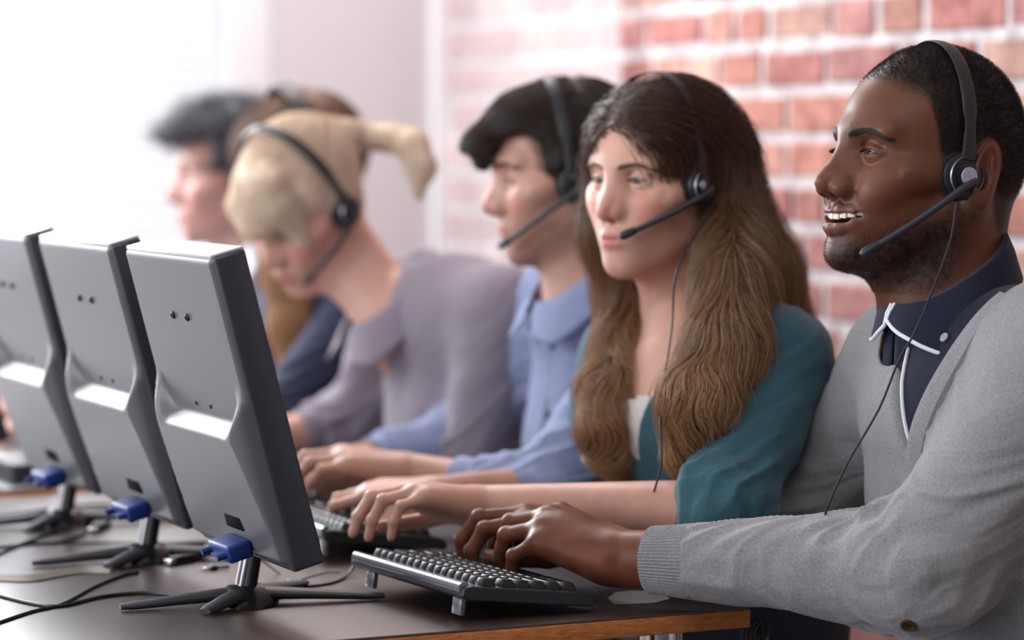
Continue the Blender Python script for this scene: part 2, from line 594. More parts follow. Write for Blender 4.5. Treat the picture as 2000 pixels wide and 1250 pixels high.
def brick_material():
    m = bpy.data.materials.new('painted_brick'); m.use_nodes = True
    nt = m.node_tree; b = nt.nodes['Principled BSDF']; b.inputs['Roughness'].default_value = 0.85; b.inputs['Specular IOR Level'].default_value = 0.25
    a = nt.nodes.new('ShaderNodeVertexColor'); a.layer_name = 'Col'
    tc = nt.nodes.new('ShaderNodeTexCoord')
    n = nt.nodes.new('ShaderNodeTexNoise'); n.inputs['Scale'].default_value = 28; n.inputs['Detail'].default_value = 6; n.inputs['Roughness'].default_value = 0.7
    nt.links.new(tc.outputs['Object'], n.inputs['Vector'])
    r = nt.nodes.new('ShaderNodeValToRGB')
    r.color_ramp.elements[0].position = 0.36; r.color_ramp.elements[0].color = (0.62, 0.55, 0.55, 1)
    r.color_ramp.elements[1].position = 0.62; r.color_ramp.elements[1].color = (1.15, 1.15, 1.15, 1)
    nt.links.new(n.outputs['Fac'], r.inputs['Fac'])
    mx = nt.nodes.new('ShaderNodeMix'); mx.data_type = 'RGBA'; mx.blend_type = 'MULTIPLY'; mx.inputs['Factor'].default_value = 1
    nt.links.new(a.outputs['Color'], mx.inputs['A']); nt.links.new(r.outputs['Color'], mx.inputs['B'])
    nt.links.new(mx.outputs['Result'], b.inputs['Base Color'])
    bn = nt.nodes.new('ShaderNodeBump'); bn.inputs['Strength'].default_value = 0.6; bn.inputs['Distance'].default_value = 0.004
    nt.links.new(n.outputs['Fac'], bn.inputs['Height']); nt.links.new(bn.outputs[0], b.inputs['Normal'])
    return m


def brick_wall():
    """each brick modelled in one wall mesh: rounded, uneven faces set in pale mortar"""
    rnd = random.Random(3)
    vs, fs, col = [], [], []
    ch, ln, mo = 0.0755, 0.222, 0.017
    rows = int(2.9 / ch)
    for r in range(rows):
        z0 = r * ch + 0.03; y = 1.2 - (0.5 * ln if r % 2 else 0) + rnd.uniform(-0.02, 0.02)
        while y < EY:
            L = ln * rnd.choice([1, 1, 1, 0.62, 0.95, 0.5]) * rnd.uniform(0.94, 1.05)
            y1 = min(y + L, EY)
            t = rnd.random()
            base = [(0.42, 0.190, 0.150), (0.47, 0.245, 0.195), (0.36, 0.155, 0.135), (0.51, 0.31, 0.25), (0.40, 0.195, 0.180)][int(t * 5)]
            f = rnd.uniform(0.85, 1.15); c = tuple(min(1, q * f) for q in base)
            jit = [rnd.uniform(-0.003, 0.003) for _ in range(8)]
            a0, a1, b0, b1 = y + mo / 2 + jit[0], y1 - mo / 2 + jit[1], z0 + mo / 2 + jit[2] * .8, z0 + ch - mo / 2 + jit[3] * .8
            if a1 - a0 < 0.02: y = y1; continue
            d = rnd.uniform(0.004, 0.009); k = len(vs); e = 0.004
            for (ya, za) in ((a0, b0), (a1, b0), (a1, b1), (a0, b1)): vs.append((WX + 0.002, ya, za))
            for (ya, za) in ((a0 + e, b0 + e), (a1 - e, b0 + e), (a1 - e, b1 - e), (a0 + e, b1 - e)): vs.append((WX - d, ya, za))
            fs += [(k + 4, k + 7, k + 6, k + 5)] + [(k + i, k + 4 + i, k + 4 + (i + 1) % 4, k + (i + 1) % 4) for i in range(4)]
            col += [c] * 8
            y = y1
    k = len(vs)
    # mortar face
    vs += [(WX, -1.5, 0), (WX, EY, 0), (WX, EY, 2.95), (WX, -1.5, 2.95)]; fs += [(k, k + 3, k + 2, k + 1)]; col += [(0.60, 0.57, 0.57)] * 4
    k = len(vs)
    X2 = WX + 0.12
    vs += [(WX, -1.5, 0), (WX, EY, 0), (WX, EY, 2.95), (WX, -1.5, 2.95), (X2, -1.5, 0), (X2, EY, 0), (X2, EY, 2.95), (X2, -1.5, 2.95)]
    fs += [(k + 4, k + 5, k + 6, k + 7), (k, k + 1, k + 5, k + 4), (k + 3, k + 7, k + 6, k + 2), (k, k + 4, k + 7, k + 3), (k + 1, k + 2, k + 6, k + 5)]; col += [(0.60, 0.57, 0.57)] * 8
    o = np_mesh_any('wall_right', vs, fs, brick_material(), col)
    return tag(o, kind='structure')


def np_mesh_any(name, vs, fs, material, col):
    me = bpy.data.meshes.new(name); me.from_pydata(vs, [], fs)
    a = me.color_attributes.new('Col', 'FLOAT_COLOR', 'POINT')
    for i, c in enumerate(col): a.data[i].color = (*c, 1)
    return link(name, me, material)


brick_wall()
M_plaster = mat('mauve_white_plaster', (0.62, 0.575, 0.59), rough=0.8, bump=(60, 0.05, 0.002))
M_white_paint = mat('white_gloss_paint', (0.80, 0.80, 0.82), rough=0.4)
# end wall with the window opening: opening runs from wx1 leftwards
wx1, wx0, wz0, wz1 = WX - 0.385, WX - 2.3, 0.55, 2.55
quad_wall('wall_back', wx1, WX + 0.12, EY, EY + 0.16, 0, 2.95, M_plaster)
quad_wall('wall_back_left', -2.6, wx0, EY, EY + 0.16, 0, 2.95, M_plaster)
quad_wall('wall_back_lower', wx0, wx1, EY, EY + 0.16, 0, wz0, M_plaster)
quad_wall('wall_back_upper', wx0, wx1, EY, EY + 0.16, wz1, 2.95, M_plaster)
tag(MB().box((WX - 0.018, EY - 0.012, 1.475), (0.036, 0.024, 2.95), bev=0.004).build('trim_1', M_white_paint), kind='structure')
M_floor = mat('grey_carpet', (0.16, 0.15, 0.155), rough=0.95, noise=(90, 0.2))
quad_wall('wall_front', -2.6, WX + 0.12, -1.62, -1.5, 0, 2.95, mat('slate_paint', (0.16, 0.16, 0.18), rough=0.8))
quad_wall('floor', -2.6, WX + 0.12, -1.5, EY + 0.16, -0.08, 0.0, M_floor)
M_ceil = mat('white_ceiling', (0.80, 0.80, 0.80), rough=0.9)
quad_wall('ceiling', -2.6, WX + 0.12, -1.5, EY + 0.16, 2.95, 3.02, M_ceil)
# window: frame, sill, glowing daylight behind a venetian blind
wf = MB()
wf.box(((wx1 - 0.05), EY + 0.05, (wz0 + wz1) / 2), (0.10, 0.09, wz1 - wz0), bev=0.006)
wf.box(((wx0 + 0.05), EY + 0.05, (wz0 + wz1) / 2), (0.10, 0.09, wz1 - wz0), bev=0.006)
wf.box(((wx0 + wx1) / 2, EY + 0.05, wz1 - 0.04), (wx1 - wx0, 0.09, 0.08), bev=0.006)
wf.box(((wx0 + wx1) / 2, EY + 0.05, wz0 + 0.04), (wx1 - wx0, 0.09, 0.08), bev=0.006)
win = empty('window_1', (wx1, EY, wz0)); tag(win, kind='structure')
wf.build('window_frame', M_white_paint, win)
MB().box(((wx0 + wx1) / 2, EY - 0.03, wz0 - 0.015), (wx1 - wx0 + 0.1, 0.14, 0.03), bev=0.005).build('window_sill', M_white_paint, win)
M_sky = bpy.data.materials.new('bright_overcast_sky'); M_sky.use_nodes = True
_nt = M_sky.node_tree; _nt.nodes.remove(_nt.nodes['Principled BSDF'])
_e = _nt.nodes.new('ShaderNodeEmission'); _e.inputs[0].default_value = (0.95, 0.97, 1.0, 1); _e.inputs[1].default_value = 0.95
_nt.links.new(_e.outputs[0], _nt.nodes['Material Output'].inputs[0])
tag(MB().box(((wx0 + wx1) / 2, EY + 0.6, 1.6), (3.2, 0.02, 3.0)).build('sky', M_sky), kind='structure')
M_blind = mat('white_blind_slat', (0.86, 0.86, 0.88), rough=0.5, trans=0.0)
_nb = M_blind.node_tree; _tr = _nb.nodes.new('ShaderNodeBsdfTranslucent'); _tr.inputs[0].default_value = (0.9, 0.9, 0.93, 1)
_mx = _nb.nodes.new('ShaderNodeMixShader'); _mx.inputs[0].default_value = 0.45
_nb.links.new(_nb.nodes['Principled BSDF'].outputs[0], _mx.inputs[1]); _nb.links.new(_tr.outputs[0], _mx.inputs[2]); _nb.links.new(_mx.outputs[0], _nb.nodes['Material Output'].inputs[0])
bl = empty('venetian_blind', ((wx0 + wx1) / 2, EY - 0.02, wz1), 'white venetian blind lowered over the bright end window', 'blind')
sl = MB(); bx0, bx1 = wx0 + 0.10, wx1 - 0.135
for i in range(78):
    z = wz1 - 0.06 - i * 0.0265
    if z < wz0 + 0.03: break
    M = Matrix.Translation(Vector(((bx0 + bx1) / 2, EY - 0.005, z))) @ Matrix.Rotation(math.radians(52), 4, 'X')
    sl.box((0, 0, 0), (bx1 - bx0, 0.0250, 0.0010), M)
o_ = sl.build('slats', M_blind, bl)
MB().box(((bx0 + bx1) / 2, EY - 0.005, wz1 - 0.03), (bx1 - bx0, 0.04, 0.04), bev=0.004).build('head_rail', M_white_paint, bl)
ls_ = MB()
for t in (0.06, 0.5, 0.94): ls_.tube([(bx0 + (bx1 - bx0) * t, EY - 0.02, wz1 - 0.05), (bx0 + (bx1 - bx0) * t, EY - 0.02, wz0 + 0.05)], 0.0012, 6)
ls_.build('ladder_cord', M_white_paint, bl)
# hazy pane added before the brick wall to paint its sun-washed patch
gm = bpy.data.materials.new('sun_wash_haze'); gm.use_nodes = True
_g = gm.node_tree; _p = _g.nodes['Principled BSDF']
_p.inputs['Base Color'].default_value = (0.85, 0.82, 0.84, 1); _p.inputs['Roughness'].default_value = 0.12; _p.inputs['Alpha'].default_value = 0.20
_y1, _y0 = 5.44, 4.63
gb = empty('sun_wash_pane', (WX - 0.05, (_y0 + _y1) / 2, 1.0), 'milky glass writing board mounted on the brick wall beyond the staff', 'board')
MB().box((WX - 0.045, (_y0 + _y1) / 2, 1.70), (0.006, _y1 - _y0, 1.6), bev=0.001).build('haze_pane', gm, gb)
for yy in (_y0 + 0.06, _y1 - 0.06):
    for zz in (0.97, 2.44):
        MB().lathe([(0.012, -0.033), (0.012, 0.006), (0.0, 0.008)], Matrix.Translation((WX - 0.045, yy, zz)) @ Matrix.Rotation(-math.pi / 2, 4, 'Y'), 16).build('standoff', M_ring if 'M_ring' in globals() else M_white_paint, gb)

# glazed side of the room on the left: mullions of a full-width window
w2 = empty('window_2', (-2.6, 2.0, 0)); tag(w2, kind='structure')
fr = MB()
for y in np.linspace(-1.45, 5.5, 6): fr.box((-2.6, y, 1.475), (0.08, 0.06, 2.95), bev=0.004)
for z in (0.04, 0.9, 2.91): fr.box((-2.6, 2.02, z), (0.08, 7.0, 0.07), bev=0.004)
fr.build('window_frame', M_white_paint, w2)


# ------------------------------------------------------------------ desks
XE, XW, YE, YF = 1.503, 0.42, 2.635, 3.885


def desk_top_material():
    m = mat('dark_walnut_laminate', (0.060, 0.036, 0.028), rough=0.40, spec=0.9, coat=0.6)
    m.node_tree.nodes['Principled BSDF'].inputs['Coat Roughness'].default_value = 0.32
    nt = m.node_tree; b = nt.nodes['Principled BSDF']; tc = nt.nodes.new('ShaderNodeTexCoord')
    w = nt.nodes.new('ShaderNodeTexNoise'); mp = nt.nodes.new('ShaderNodeMapping'); mp.inputs['Scale'].default_value = (90, 3, 3)
    nt.links.new(tc.outputs['Object'], mp.inputs[0]); nt.links.new(mp.outputs[0], w.inputs['Vector']); w.inputs['Scale'].default_value = 2; w.inputs['Detail'].default_value = 5
    r = nt.nodes.new('ShaderNodeValToRGB')
    r.color_ramp.elements[0].color = (0.026, 0.015, 0.011, 1); r.color_ramp.elements[1].color = (0.075, 0.044, 0.032, 1)
    nt.links.new(w.outputs['Fac'], r.inputs['Fac']); nt.links.new(r.outputs['Color'], b.inputs['Base Color'])
    # fine woven grain
    wv = nt.nodes.new('ShaderNodeTexWave'); wv.inputs['Scale'].default_value = 130; wv.inputs['Distortion'].default_value = 3.0; wv.inputs['Detail'].default_value = 2; wv.bands_direction = 'Y'
    nt.links.new(tc.outputs['Object'], wv.inputs['Vector'])
    bn = nt.nodes.new('ShaderNodeBump'); bn.inputs['Strength'].default_value = 0.9; bn.inputs['Distance'].default_value = 0.0005
    nt.links.new(wv.outputs['Fac'], bn.inputs['Height']); nt.links.new(bn.outputs[0], b.inputs['Normal'])
    return m


M_top = desk_top_material()
M_edge = mat('orange_wood_edge', (0.56, 0.185, 0.050), rough=0.45, noise=(14, 0.35, (6, 6, 60)), bump=(120, 0.3, 0.001))
M_pale = mat('pale_raw_wood', (0.28, 0.19, 0.105), rough=0.7, noise=(10, 0.2, (1, 1, 14)))
M_chrome = mat('chrome', (0.70, 0.70, 0.72), rough=0.10, metal=1.0)


def desk(x0, x1, y0, y1, label, z=DESK):
    d = empty('desk', ((x0 + x1) / 2, (y0 + y1) / 2, 0), label, 'desk', 'desks joined in a row')
    t = 0.019
    MB().box(((x0 + x1) / 2, (y0 + y1) / 2, z - 0.0015), (x1 - x0 - 0.001, y1 - y0 - 0.001, 0.003), bev=0.0006).build('tabletop', M_top, d)
    MB().box(((x0 + x1) / 2, (y0 + y1) / 2, z - 0.003 - t / 2), (x1 - x0, y1 - y0, t), bev=0.0012).build('edge_board', M_edge, d)
    for (px, py) in ((x1 - 0.072, y0 + 0.068), (x0 + 0.12, y0 + 0.075), (x1 - 0.155, y1 - 0.075), (x0 + 0.12, y1 - 0.075)):
        l = MB().tube([(px, py, 0.0), (px, py, z - 0.028)], 0.024, 32).build('leg', M_chrome, d)
        MB().box((px, py, z - 0.0245), (0.075, 0.075, 0.004), bev=0.001).build('mounting_plate', M_chrome, l)
    MB().box(((x0 + 0.1 + x1 - 0.16) / 2, y0 + 0.020, z - 0.0225 - 0.03), (x1 - 0.26 - x0, 0.025, 0.06), bev=0.001).build('apron', M_pale, d)
    return d


desk(XW, XE, YE, YF, 'dark brown desk with a worn orange wooden edge, nearest of the row')
desk(XW, XE, YF + 0.008, YF + 1.25, 'dark brown desk with a wooden edge, standing beyond the nearest desk', DESK + 0.008)

# ------------------------------------------------------------------ monitors
M_mon = mat('grey_monitor_plastic', (0.092, 0.091, 0.100), rough=0.38, spec=0.5, bump=(900, 0.15, 0.0004))
M_mon_dark = mat('dark_bezel_and_flank_shade', (0.034, 0.037, 0.048), rough=0.30, spec=0.7)
M_matte = mat('matte_black', (0.006, 0.006, 0.007), rough=0.9, spec=0.1)
M_topglare = mat('pale_top_glare', (0.52, 0.52, 0.55), rough=0.22, spec=0.8)  # pale tone standing in for window glare on the monitor tops
M_screen = mat('screen_glass', (0.01, 0.01, 0.012), rough=0.12, emit=(0.75, 0.85, 1.0), estr=0.5)
M_blue = mat('blue_connector', (0.006, 0.028, 0.17), rough=0.45)
M_blackp = mat('black_gloss_plastic', (0.014, 0.014, 0.017), rough=0.22)
M_dkgrey = mat('charcoal_plastic', (0.022, 0.022, 0.026), rough=0.5)
MW, MH = 0.286, 0.334
TILT = math.radians(14.7)


def monitor(yc, label, xb=1.048, z0=0.806, dz=0.0):
    """screen faces +X (the staff); local u across (world Y), v up the tilted panel, depth towards -X"""
    root = empty('monitor', (1.015, yc, DESK), label, 'monitor', 'flat monitors in a row seen from behind')
    O = V3([xb, yc - 0.020, z0]); vu = V3([0, 1.0, 0]); vv = V3([-math.sin(TILT), 0, math.cos(TILT)]); vd = V3([-math.cos(TILT), 0, -math.sin(TILT)])
    # O is on the front (screen) face, bottom middle
    M4 = Matrix([[vu[i], vv[i], vd[i], O[i]] for i in range(3)] + [[0, 0, 0, 1]])
    # bezel shell, made deep so its dark tone also paints the shaded flank
    MB().box((0, MH / 2, 0.0180), (MW, MH, 0.036), M4, bev=0.005, seg=3).build('bezel', M_mon_dark, root)
    MB().box((0, MH / 2 + 0.008, -0.0008), (MW - 0.034, MH - 0.055, 0.002), M4).build('screen', M_screen, root)
    # back cover as a height field: recessed plate above, deep bulge below, chamfered flanks
    n = 110; m = 130
    U = np.linspace(-MW / 2 + 0.003, MW / 2 - 0.003, n); Vv = np.linspace(0.004, MH - 0.002, m)
    uu, v2 = np.meshgrid(U, Vv)
    e = MW / 2 - 0.003 - np.abs(uu)
    side = 0.0355 + 0.0265 * np.sqrt(np.maximum(1 - (1 - np.minimum(e / 0.042, 1)) ** 2, 0))                               # flanks slope inwards
    vs = MH * 0.435
    q = sstep(0.0, 0.034, v2 - (vs - 0.020))
    r = 0.038
    # rounded lower corners of the recess
    cx = MW / 2 - 0.016 - r
    ax = np.maximum(np.abs(uu) - cx, 0); az = np.maximum(vs + r - v2, 0)
    dist = r - np.sqrt(ax ** 2 + az ** 2); dist = np.where((ax == 0), v2 - vs, np.where(az == 0, MW / 2 - 0.016 - np.abs(uu), dist))
    rec = sstep(-0.002, 0.014, dist)
    cap = 0.043 + 0.016 * np.clip(v2 / vs, 0, 1)
    depth = np.minimum(side, cap) * (1 - rec) + np.minimum(side, 0.0400) * rec
    flat = 0.033
    depth = np.where(v2 > vs, np.minimum(depth, 0.0395 + 0.019 * sstep(0.055, 0.0, v2 - vs) * (1 - rec) + 0.0), depth)
    bot = v2 - 0.004
    depth = np.minimum(depth, 0.0355 + bot * 0.5 + 0.008 * sstep(0, 0.02, bot))
    depth = np.minimum(depth, 0.0355 + (MH - 0.002 - v2) * 1.2)
    pts = O + uu[..., None] * vu + v2[..., None] * vv + depth[..., None] * vd
    idx = np.arange(n * m).reshape(m, n)
    qd = np.stack([idx[:-1, :-1], idx[1:, :-1], idx[1:, 1:], idx[:-1, 1:]], -1).reshape(-1, 4)
    cover = np_mesh('back_cover', pts.reshape(-1, 3), qd, M_mon, root)
    def at(u, v, d): return O + vu * u + vv * v + vd * d
    for (u, v, rr) in ((-0.022, 0.265, 0.0042), (0.024, 0.265, 0.0042)):
        A = Matrix.Translation(Vector(at(u, v, 0.0400))) @ Matrix([[vu[i], vv[i], vd[i]] for i in range(3)]).to_4x4()
        MB().lathe([(rr, -0.001), (rr, 0.001), (rr * 0.6, 0.0018), (rr * 0.5, -0.0005), (0, -0.0005)], A, 20).build('mounting_screw', M_blackp, cover)
    for (u, v, rr) in ((-0.022, 0.168, 0.0022), (0.024, 0.168, 0.0022)):
        A = Matrix.Translation(Vector(at(u, v, 0.0400))) @ Matrix([[vu[i], vv[i], vd[i]] for i in range(3)]).to_4x4()
        MB().lathe([(rr, -0.001), (rr, 0.0006), (rr * 0.5, 0.0002), (0, 0.0002)], A, 16).build('screw_hole', M_dkgrey, cover)
    # connector recess, blue plug and its thumbscrews
    MB().box((-0.026, 0.045, 0.0440), (0.052, 0.016, 0.010), M4, bev=0.002, seg=2).build('socket_recess', M_matte, cover)
    MB().box((0, MH - 0.0010, 0.0190), (MW - 0.008, 0.0050, 0.0370), M4, bev=0.0018, seg=3).build('top_glare', M_topglare, root)  # pale strip added as the glare along the top edge
    pl = MB()
    c0 = at(-0.028, 0.018, 0.054)
    plug = MB().box((-0.030, 0.020, 0.060), (0.064, 0.019, 0.028), M4, bev=0.004, seg=3).build('video_plug', M_blue, root)
    MB().tube([at(-0.006, 0.020, 0.050), at(-0.006, 0.020, 0.084)], 0.0035, 12).build('thumbscrew', M_blue, plug)
    MB().tube([at(-0.054, 0.020, 0.050), at(-0.054, 0.020, 0.084)], 0.0035, 12).build('thumbscrew', M_blue, plug)
    # chrome-edged neck leaning back to the foot
    nt_ = V3([1.034, yc - 0.004, 0.845]); nb_ = V3([1.020, yc + 0.004, DESK + 0.012])
    nk = MB(); ax = (nt_ - nb_); ax /= np.linalg.norm(ax)
    nk.tube([nb_, nt_ + ax * 0.02], [0.0165, 0.0150], 20, flat=((1, 0, 0), 0.62)); neck = nk.build('neck', M_blackp, root)
    for dy in (-0.0085, 0.0045):
        MB().tube([nb_ + V3([-0.0085, dy, 0.004]), nt_ + V3([-0.0080, dy, -0.004])], 0.0030, 10).build('chrome_strip', M_chrome, neck)
    # four-armed foot
    fc = V3([1.020, yc + 0.004, DESK])
    ft = MB(); ft.lathe([(0.001, 0.024), (0.018, 0.022), (0.030, 0.013), (0.036, 0.004), (0.036, 0.0), (0.001, 0.0)], Matrix.Translation(Vector(fc)), 32)
    foot = ft.build('foot_hub', M_blackp, root)
    for (dx, dy, L) in ((0.90, -0.20, 0.150), (-0.62, -0.50, 0.080), (0.62, 0.55, 0.135), (-0.90, 0.10, 0.135)):
        d = V3([dx, dy, 0]) / math.hypot(dx, dy)
        pts_ = [fc + d * 0.012 + V3([0, 0, 0.013]), fc + d * L * 0.45 + V3([0, 0, 0.0100]), fc + d * L * 0.9 + V3([0, 0, 0.0055]), fc + d * L + V3([0, 0, 0.0048])]
        MB().tube(pts_, [0.0175, 0.0135, 0.0100, 0.0070], 14, flat=((0, 0, 1), 0.42)).build('foot_arm', M_dkgrey, root)
    root.location.z += dz
    return root


MY = [2.870, 3.215, 3.560, 4.090]
monitor(MY[0], 'grey flat monitor at the end of the row, nearest to the camera')
monitor(MY[1], 'grey flat monitor standing second from the near end of the row')
monitor(MY[2], 'grey flat monitor standing third from the near end of the row')
monitor(MY[3], 'grey flat monitor on the farther desk, mostly outside the picture', dz=0.008)

# ------------------------------------------------------------------ keyboards
M_kb = mat('black_keyboard_plastic', (0.020, 0.020, 0.024), rough=0.38)
M_kbrim = mat('glossy_keyboard_rim', (0.16, 0.16, 0.18), rough=0.16, spec=0.8)
M_key = mat('black_key_plastic', (0.016, 0.017, 0.020), rough=0.36, spec=0.45)
M_legend = mat('key_legend_white', (0.7, 0.7, 0.7), rough=0.6)
_keys = {}


def key_mesh(w, d):
    k = (round(w, 4), round(d, 4))
    if k in _keys: return _keys[k]
    vs = []; h = 0.0085
    def ring(hw, hd, z, r, dy=0):
        out = []
        for (sx, sy) in ((1, 1), (-1, 1), (-1, -1), (1, -1)):
            a0 = {(1, 1): 0, (-1, 1): 90, (-1, -1): 180, (1, -1): 270}[(sx, sy)]
            for a in (0, 45, 90):
                t = math.radians(a0 + a); out.append((sx * (hw - r) + r * math.cos(t), sy * (hd - r) + r * math.sin(t) + dy, z))
        return out
    rings = [ring(w / 2, d / 2, 0, 0.001), ring(w / 2, d / 2, 0.002, 0.001), ring(w / 2 - 0.0016, d / 2 - 0.0018, h - 0.0008, 0.0018, 0.0004), ring(w / 2 - 0.0022, d / 2 - 0.0024, h, 0.002, 0.0004), ring(w / 2 - 0.0045, d / 2 - 0.0045, h - 0.0005, 0.0015, 0.0004)]
    for r in rings: vs += r
    fs = []
    for i in range(4):
        for j in range(12): fs.append((i * 12 + j, i * 12 + (j + 1) % 12, (i + 1) * 12 + (j + 1) % 12, (i + 1) * 12 + j))
    fs.append(tuple(range(48, 60)))
    me = bpy.data.meshes.new('key'); me.from_pydata(vs, [], fs); me.polygons.foreach_set('use_smooth', [True] * len(fs)); me.update()
    me.materials.append(M_key)
    _keys[k] = me; return me


def keyboard(x_front, yc, label, rot=0.0):
    """front (user's) edge at x_front (+X side), length along Y centred on yc; back edge raised"""
    L, D = 0.264, 0.158
    root = empty('keyboard', (x_front - D / 2, yc, DESK), label, 'keyboard', 'black keyboards on the desks'); root.rotation_euler = (0, 0, rot)
    tilt = math.radians(7.0)
    base = Matrix.Translation(Vector((x_front, yc, DESK + 0.006)))
    if rot: base = Matrix.Translation(Vector((x_front - D / 2, yc, 0))) @ Matrix.Rotation(rot, 4, 'Z') @ Matrix.Translation(Vector((-(x_front - D / 2), -yc, 0))) @ base
    # local: a = away from the user (towards the monitor), s = along Y
    M = base @ Matrix(((-1, 0, 0, 0), (0, -1, 0, 0), (0, 0, 1, 0), (0, 0, 0, 1))) @ Matrix.Rotation(-tilt, 4, 'Y')
    def bld(b, n, m, par): 
        o = b.build(n, m); o.parent = par; o.matrix_parent_inverse = parent_world(par).inverted(); return o
    prof = [(0, 0.000), (0, 0.009), (0.006, 0.013), (0.022, 0.0155), (0.150, 0.0155), (0.158, 0.0135), (0.160, 0.004), (0.152, 0.0)]
    vs = []; fs = []
    ys = [-L / 2, -L / 2 + 0.004, L / 2 - 0.004, L / 2]
    for i, y in enumerate(ys):
        sc = 0.93 if i in (0, 3) else 1
        for (a, h) in prof: vs.append((D / 2 + (a - D / 2) * (0.985 if i in (0, 3) else 1), y, 0.0078 + (h - 0.0078) * sc))
    n = len(prof)
    for i in range(3):
        for j in range(n): fs.append((i * n + j, i * n + (j + 1) % n, (i + 1) * n + (j + 1) % n, (i + 1) * n + j))
    fs += [tuple(range(n - 1, -1, -1)), tuple(range(3 * n, 4 * n))]
    case = bld(MB().add(vs, fs, False, M), 'case', M_kb, root)
    bv = case.modifiers.new('b', 'BEVEL'); bv.width = 0.0015; bv.segments = 2; bv.limit_method = 'ANGLE'
    bld(MB().tube([M @ Vector((0.1555, y, 0.0125)) for y in (-L / 2 + 0.006, 0, L / 2 - 0.006)], 0.0062, 16), 'rear_rim', M_kbrim, root)
    for y in (-L / 2 + 0.030, L / 2 - 0.030):
        bld(MB().box((0.146, y, -0.008), (0.006, 0.020, 0.020), M, bev=0.0015), 'flip_foot', M_kbrim, root)
    # key rows, from the user's edge away
    u = (L - 0.011) / 15; rv = 0.0184
    rows = [
        (0.030, [(1.25, 1), (1.25, 1), (1.25, 1), (5.25, 1), (1, 3), (1, 3)]),
        (0.030 + rv, [(2.25, 1), (1, 10), (1.75, 1), (1, 1)]),
        (0.030 + 2 * rv, [(1.75, 1), (1, 11), (2.25, 1)]),
        (0.030 + 3 * rv, [(1.5, 1), (1, 12), (1.5, 1)]),
        (0.030 + 4 * rv, [(1, 13), (2, 1)]),
        (0.030 + 5.25 * rv, [(0.9375, 16)]),
    ]
    nk = 0
    for (a, row) in rows:
        s = L / 2 - 0.0055
        for (w, c) in row:
            if w == 'g': s -= c * u; continue
            for _ in range(c):
                if nk < 100:
                    o = bpy.data.objects.new('key', key_mesh(w * u - 0.0012, rv - 0.0012)); COL.objects.link(o)
                    o.parent = root
                    # mesh local x = width, y = depth; place with width along local -y
                    o.matrix_parent_inverse = parent_world(root).inverted() @ M @ Matrix.Translation((a, s - w * u / 2, 0.0150)) @ Matrix.Rotation(-math.pi / 2, 4, 'Z')
                    nk += 1
                s -= w * u
    return root


keyboard(1.326, 2.795, 'black keyboard under the hands of the man in the grey cardigan', rot=math.radians(4))
keyboard(1.360, 3.245, 'black keyboard under the hands of the woman in the teal top')
keyboard(1.370, 3.62, 'black keyboard behind the monitors, under the hands of the people farther down')

# ------------------------------------------------------------------ cables and small things on the desks
M_cbl = mat('black_cable', (0.018, 0.016, 0.018), rough=0.45)
M_beige = mat('beige_ribbon_cable', (0.42, 0.38, 0.33), rough=0.5)
M_paper = mat('grey_white_paper', (0.46, 0.42, 0.41), rough=0.6)


def desk_cable(pix, r, label, m=None, name='cable', lift=None, group=None):
    pts = []
    for i, q in enumerate(pix):
        z = DESK + r + (q[2] if len(q) > 2 else 0)
        pts.append(on_z(q[0], q[1], z))
    o = MB().tube(spline(pts, 8), r, 8).build(name, m or M_cbl)
    return tag(o, label, 'cable', group)


desk_cable([(694, 1100, .012), (680, 1122, .002), (650, 1138), (600, 1145), (540, 1146), (500, 1152)], 0.0016, 'thin black cord running from the man\'s keyboard towards the nearest monitor foot')
desk_cable([(512, 1095, .03), (545, 1120), (572, 1137), (600, 1128), (640, 1118), (665, 1118)], 0.0009, 'hair-thin grey wire dipping across the desk behind the nearest monitor foot', mat('thin_grey_wire', (0.12, 0.11, 0.11), rough=0.5))
desk_cable([(-20, 1158), (60, 1178), (120, 1183), (200, 1165), (280, 1158), (345, 1163), (400, 1172)], 0.0020, 'black cable along the near edge of the desk, crossing towards the nearest monitor foot')
desk_cable([(-20, 1222), (60, 1195), (120, 1180), (180, 1148), (235, 1125), (270, 1118)], 0.0018, 'black cable slanting up from the lower corner of the picture to the second monitor foot')
desk_cable([(-20, 1012), (70, 998), (150, 988), (215, 985)], 0.0018, 'black cable lying beyond the third monitor foot')
desk_cable([(-20, 1090), (60, 1055), (110, 1040), (150, 1030), (170, 1038), (120, 1058), (60, 1062), (-10, 1070)], 0.0018, 'looped black cable in front of the third monitor foot')
desk_cable([(120, 1062), (200, 1060), (280, 1060), (360, 1058), (420, 1060)], 0.0009, 'thin dark wire stretched straight across the desk behind the second monitor neck')
rb = MB()
for k in range(4):
    rb.tube(spline([on_z(x, y + k * 3.4, DESK + 0.0016) for (x, y) in ((-20, 1122), (60, 1124), (120, 1114), (165, 1108), (215, 1108))], 8), 0.0015, 8)
tag(rb.build('ribbon_cable', M_beige), 'pale beige four-strand flat cable entering from the edge of the picture', 'cable')


def connector(px, py, ang, L, label, w=0.014, h=0.011, z=DESK):
    p = on_z(px, py, z + h / 2)
    root = empty('plug', (p[0], p[1], z), label, 'plug')
    M = Matrix.Translation(Vector(p)) @ Matrix.Rotation(ang, 4, 'Z')
    MB().box((0, 0, 0), (L, w, h), M, bev=0.002, seg=3).build('housing', M_blackp, root)
    MB().box((L / 2 + 0.007, 0, 0), (0.016, w * 0.55, h * 0.6), M, bev=0.0015).build('strain_relief', M_dkgrey, root)
    MB().box((-L / 2 - 0.004, 0, 0), (0.010, w * 0.8, h * 0.5), M, bev=0.0006).build('contact_shell', M_chrome, root)


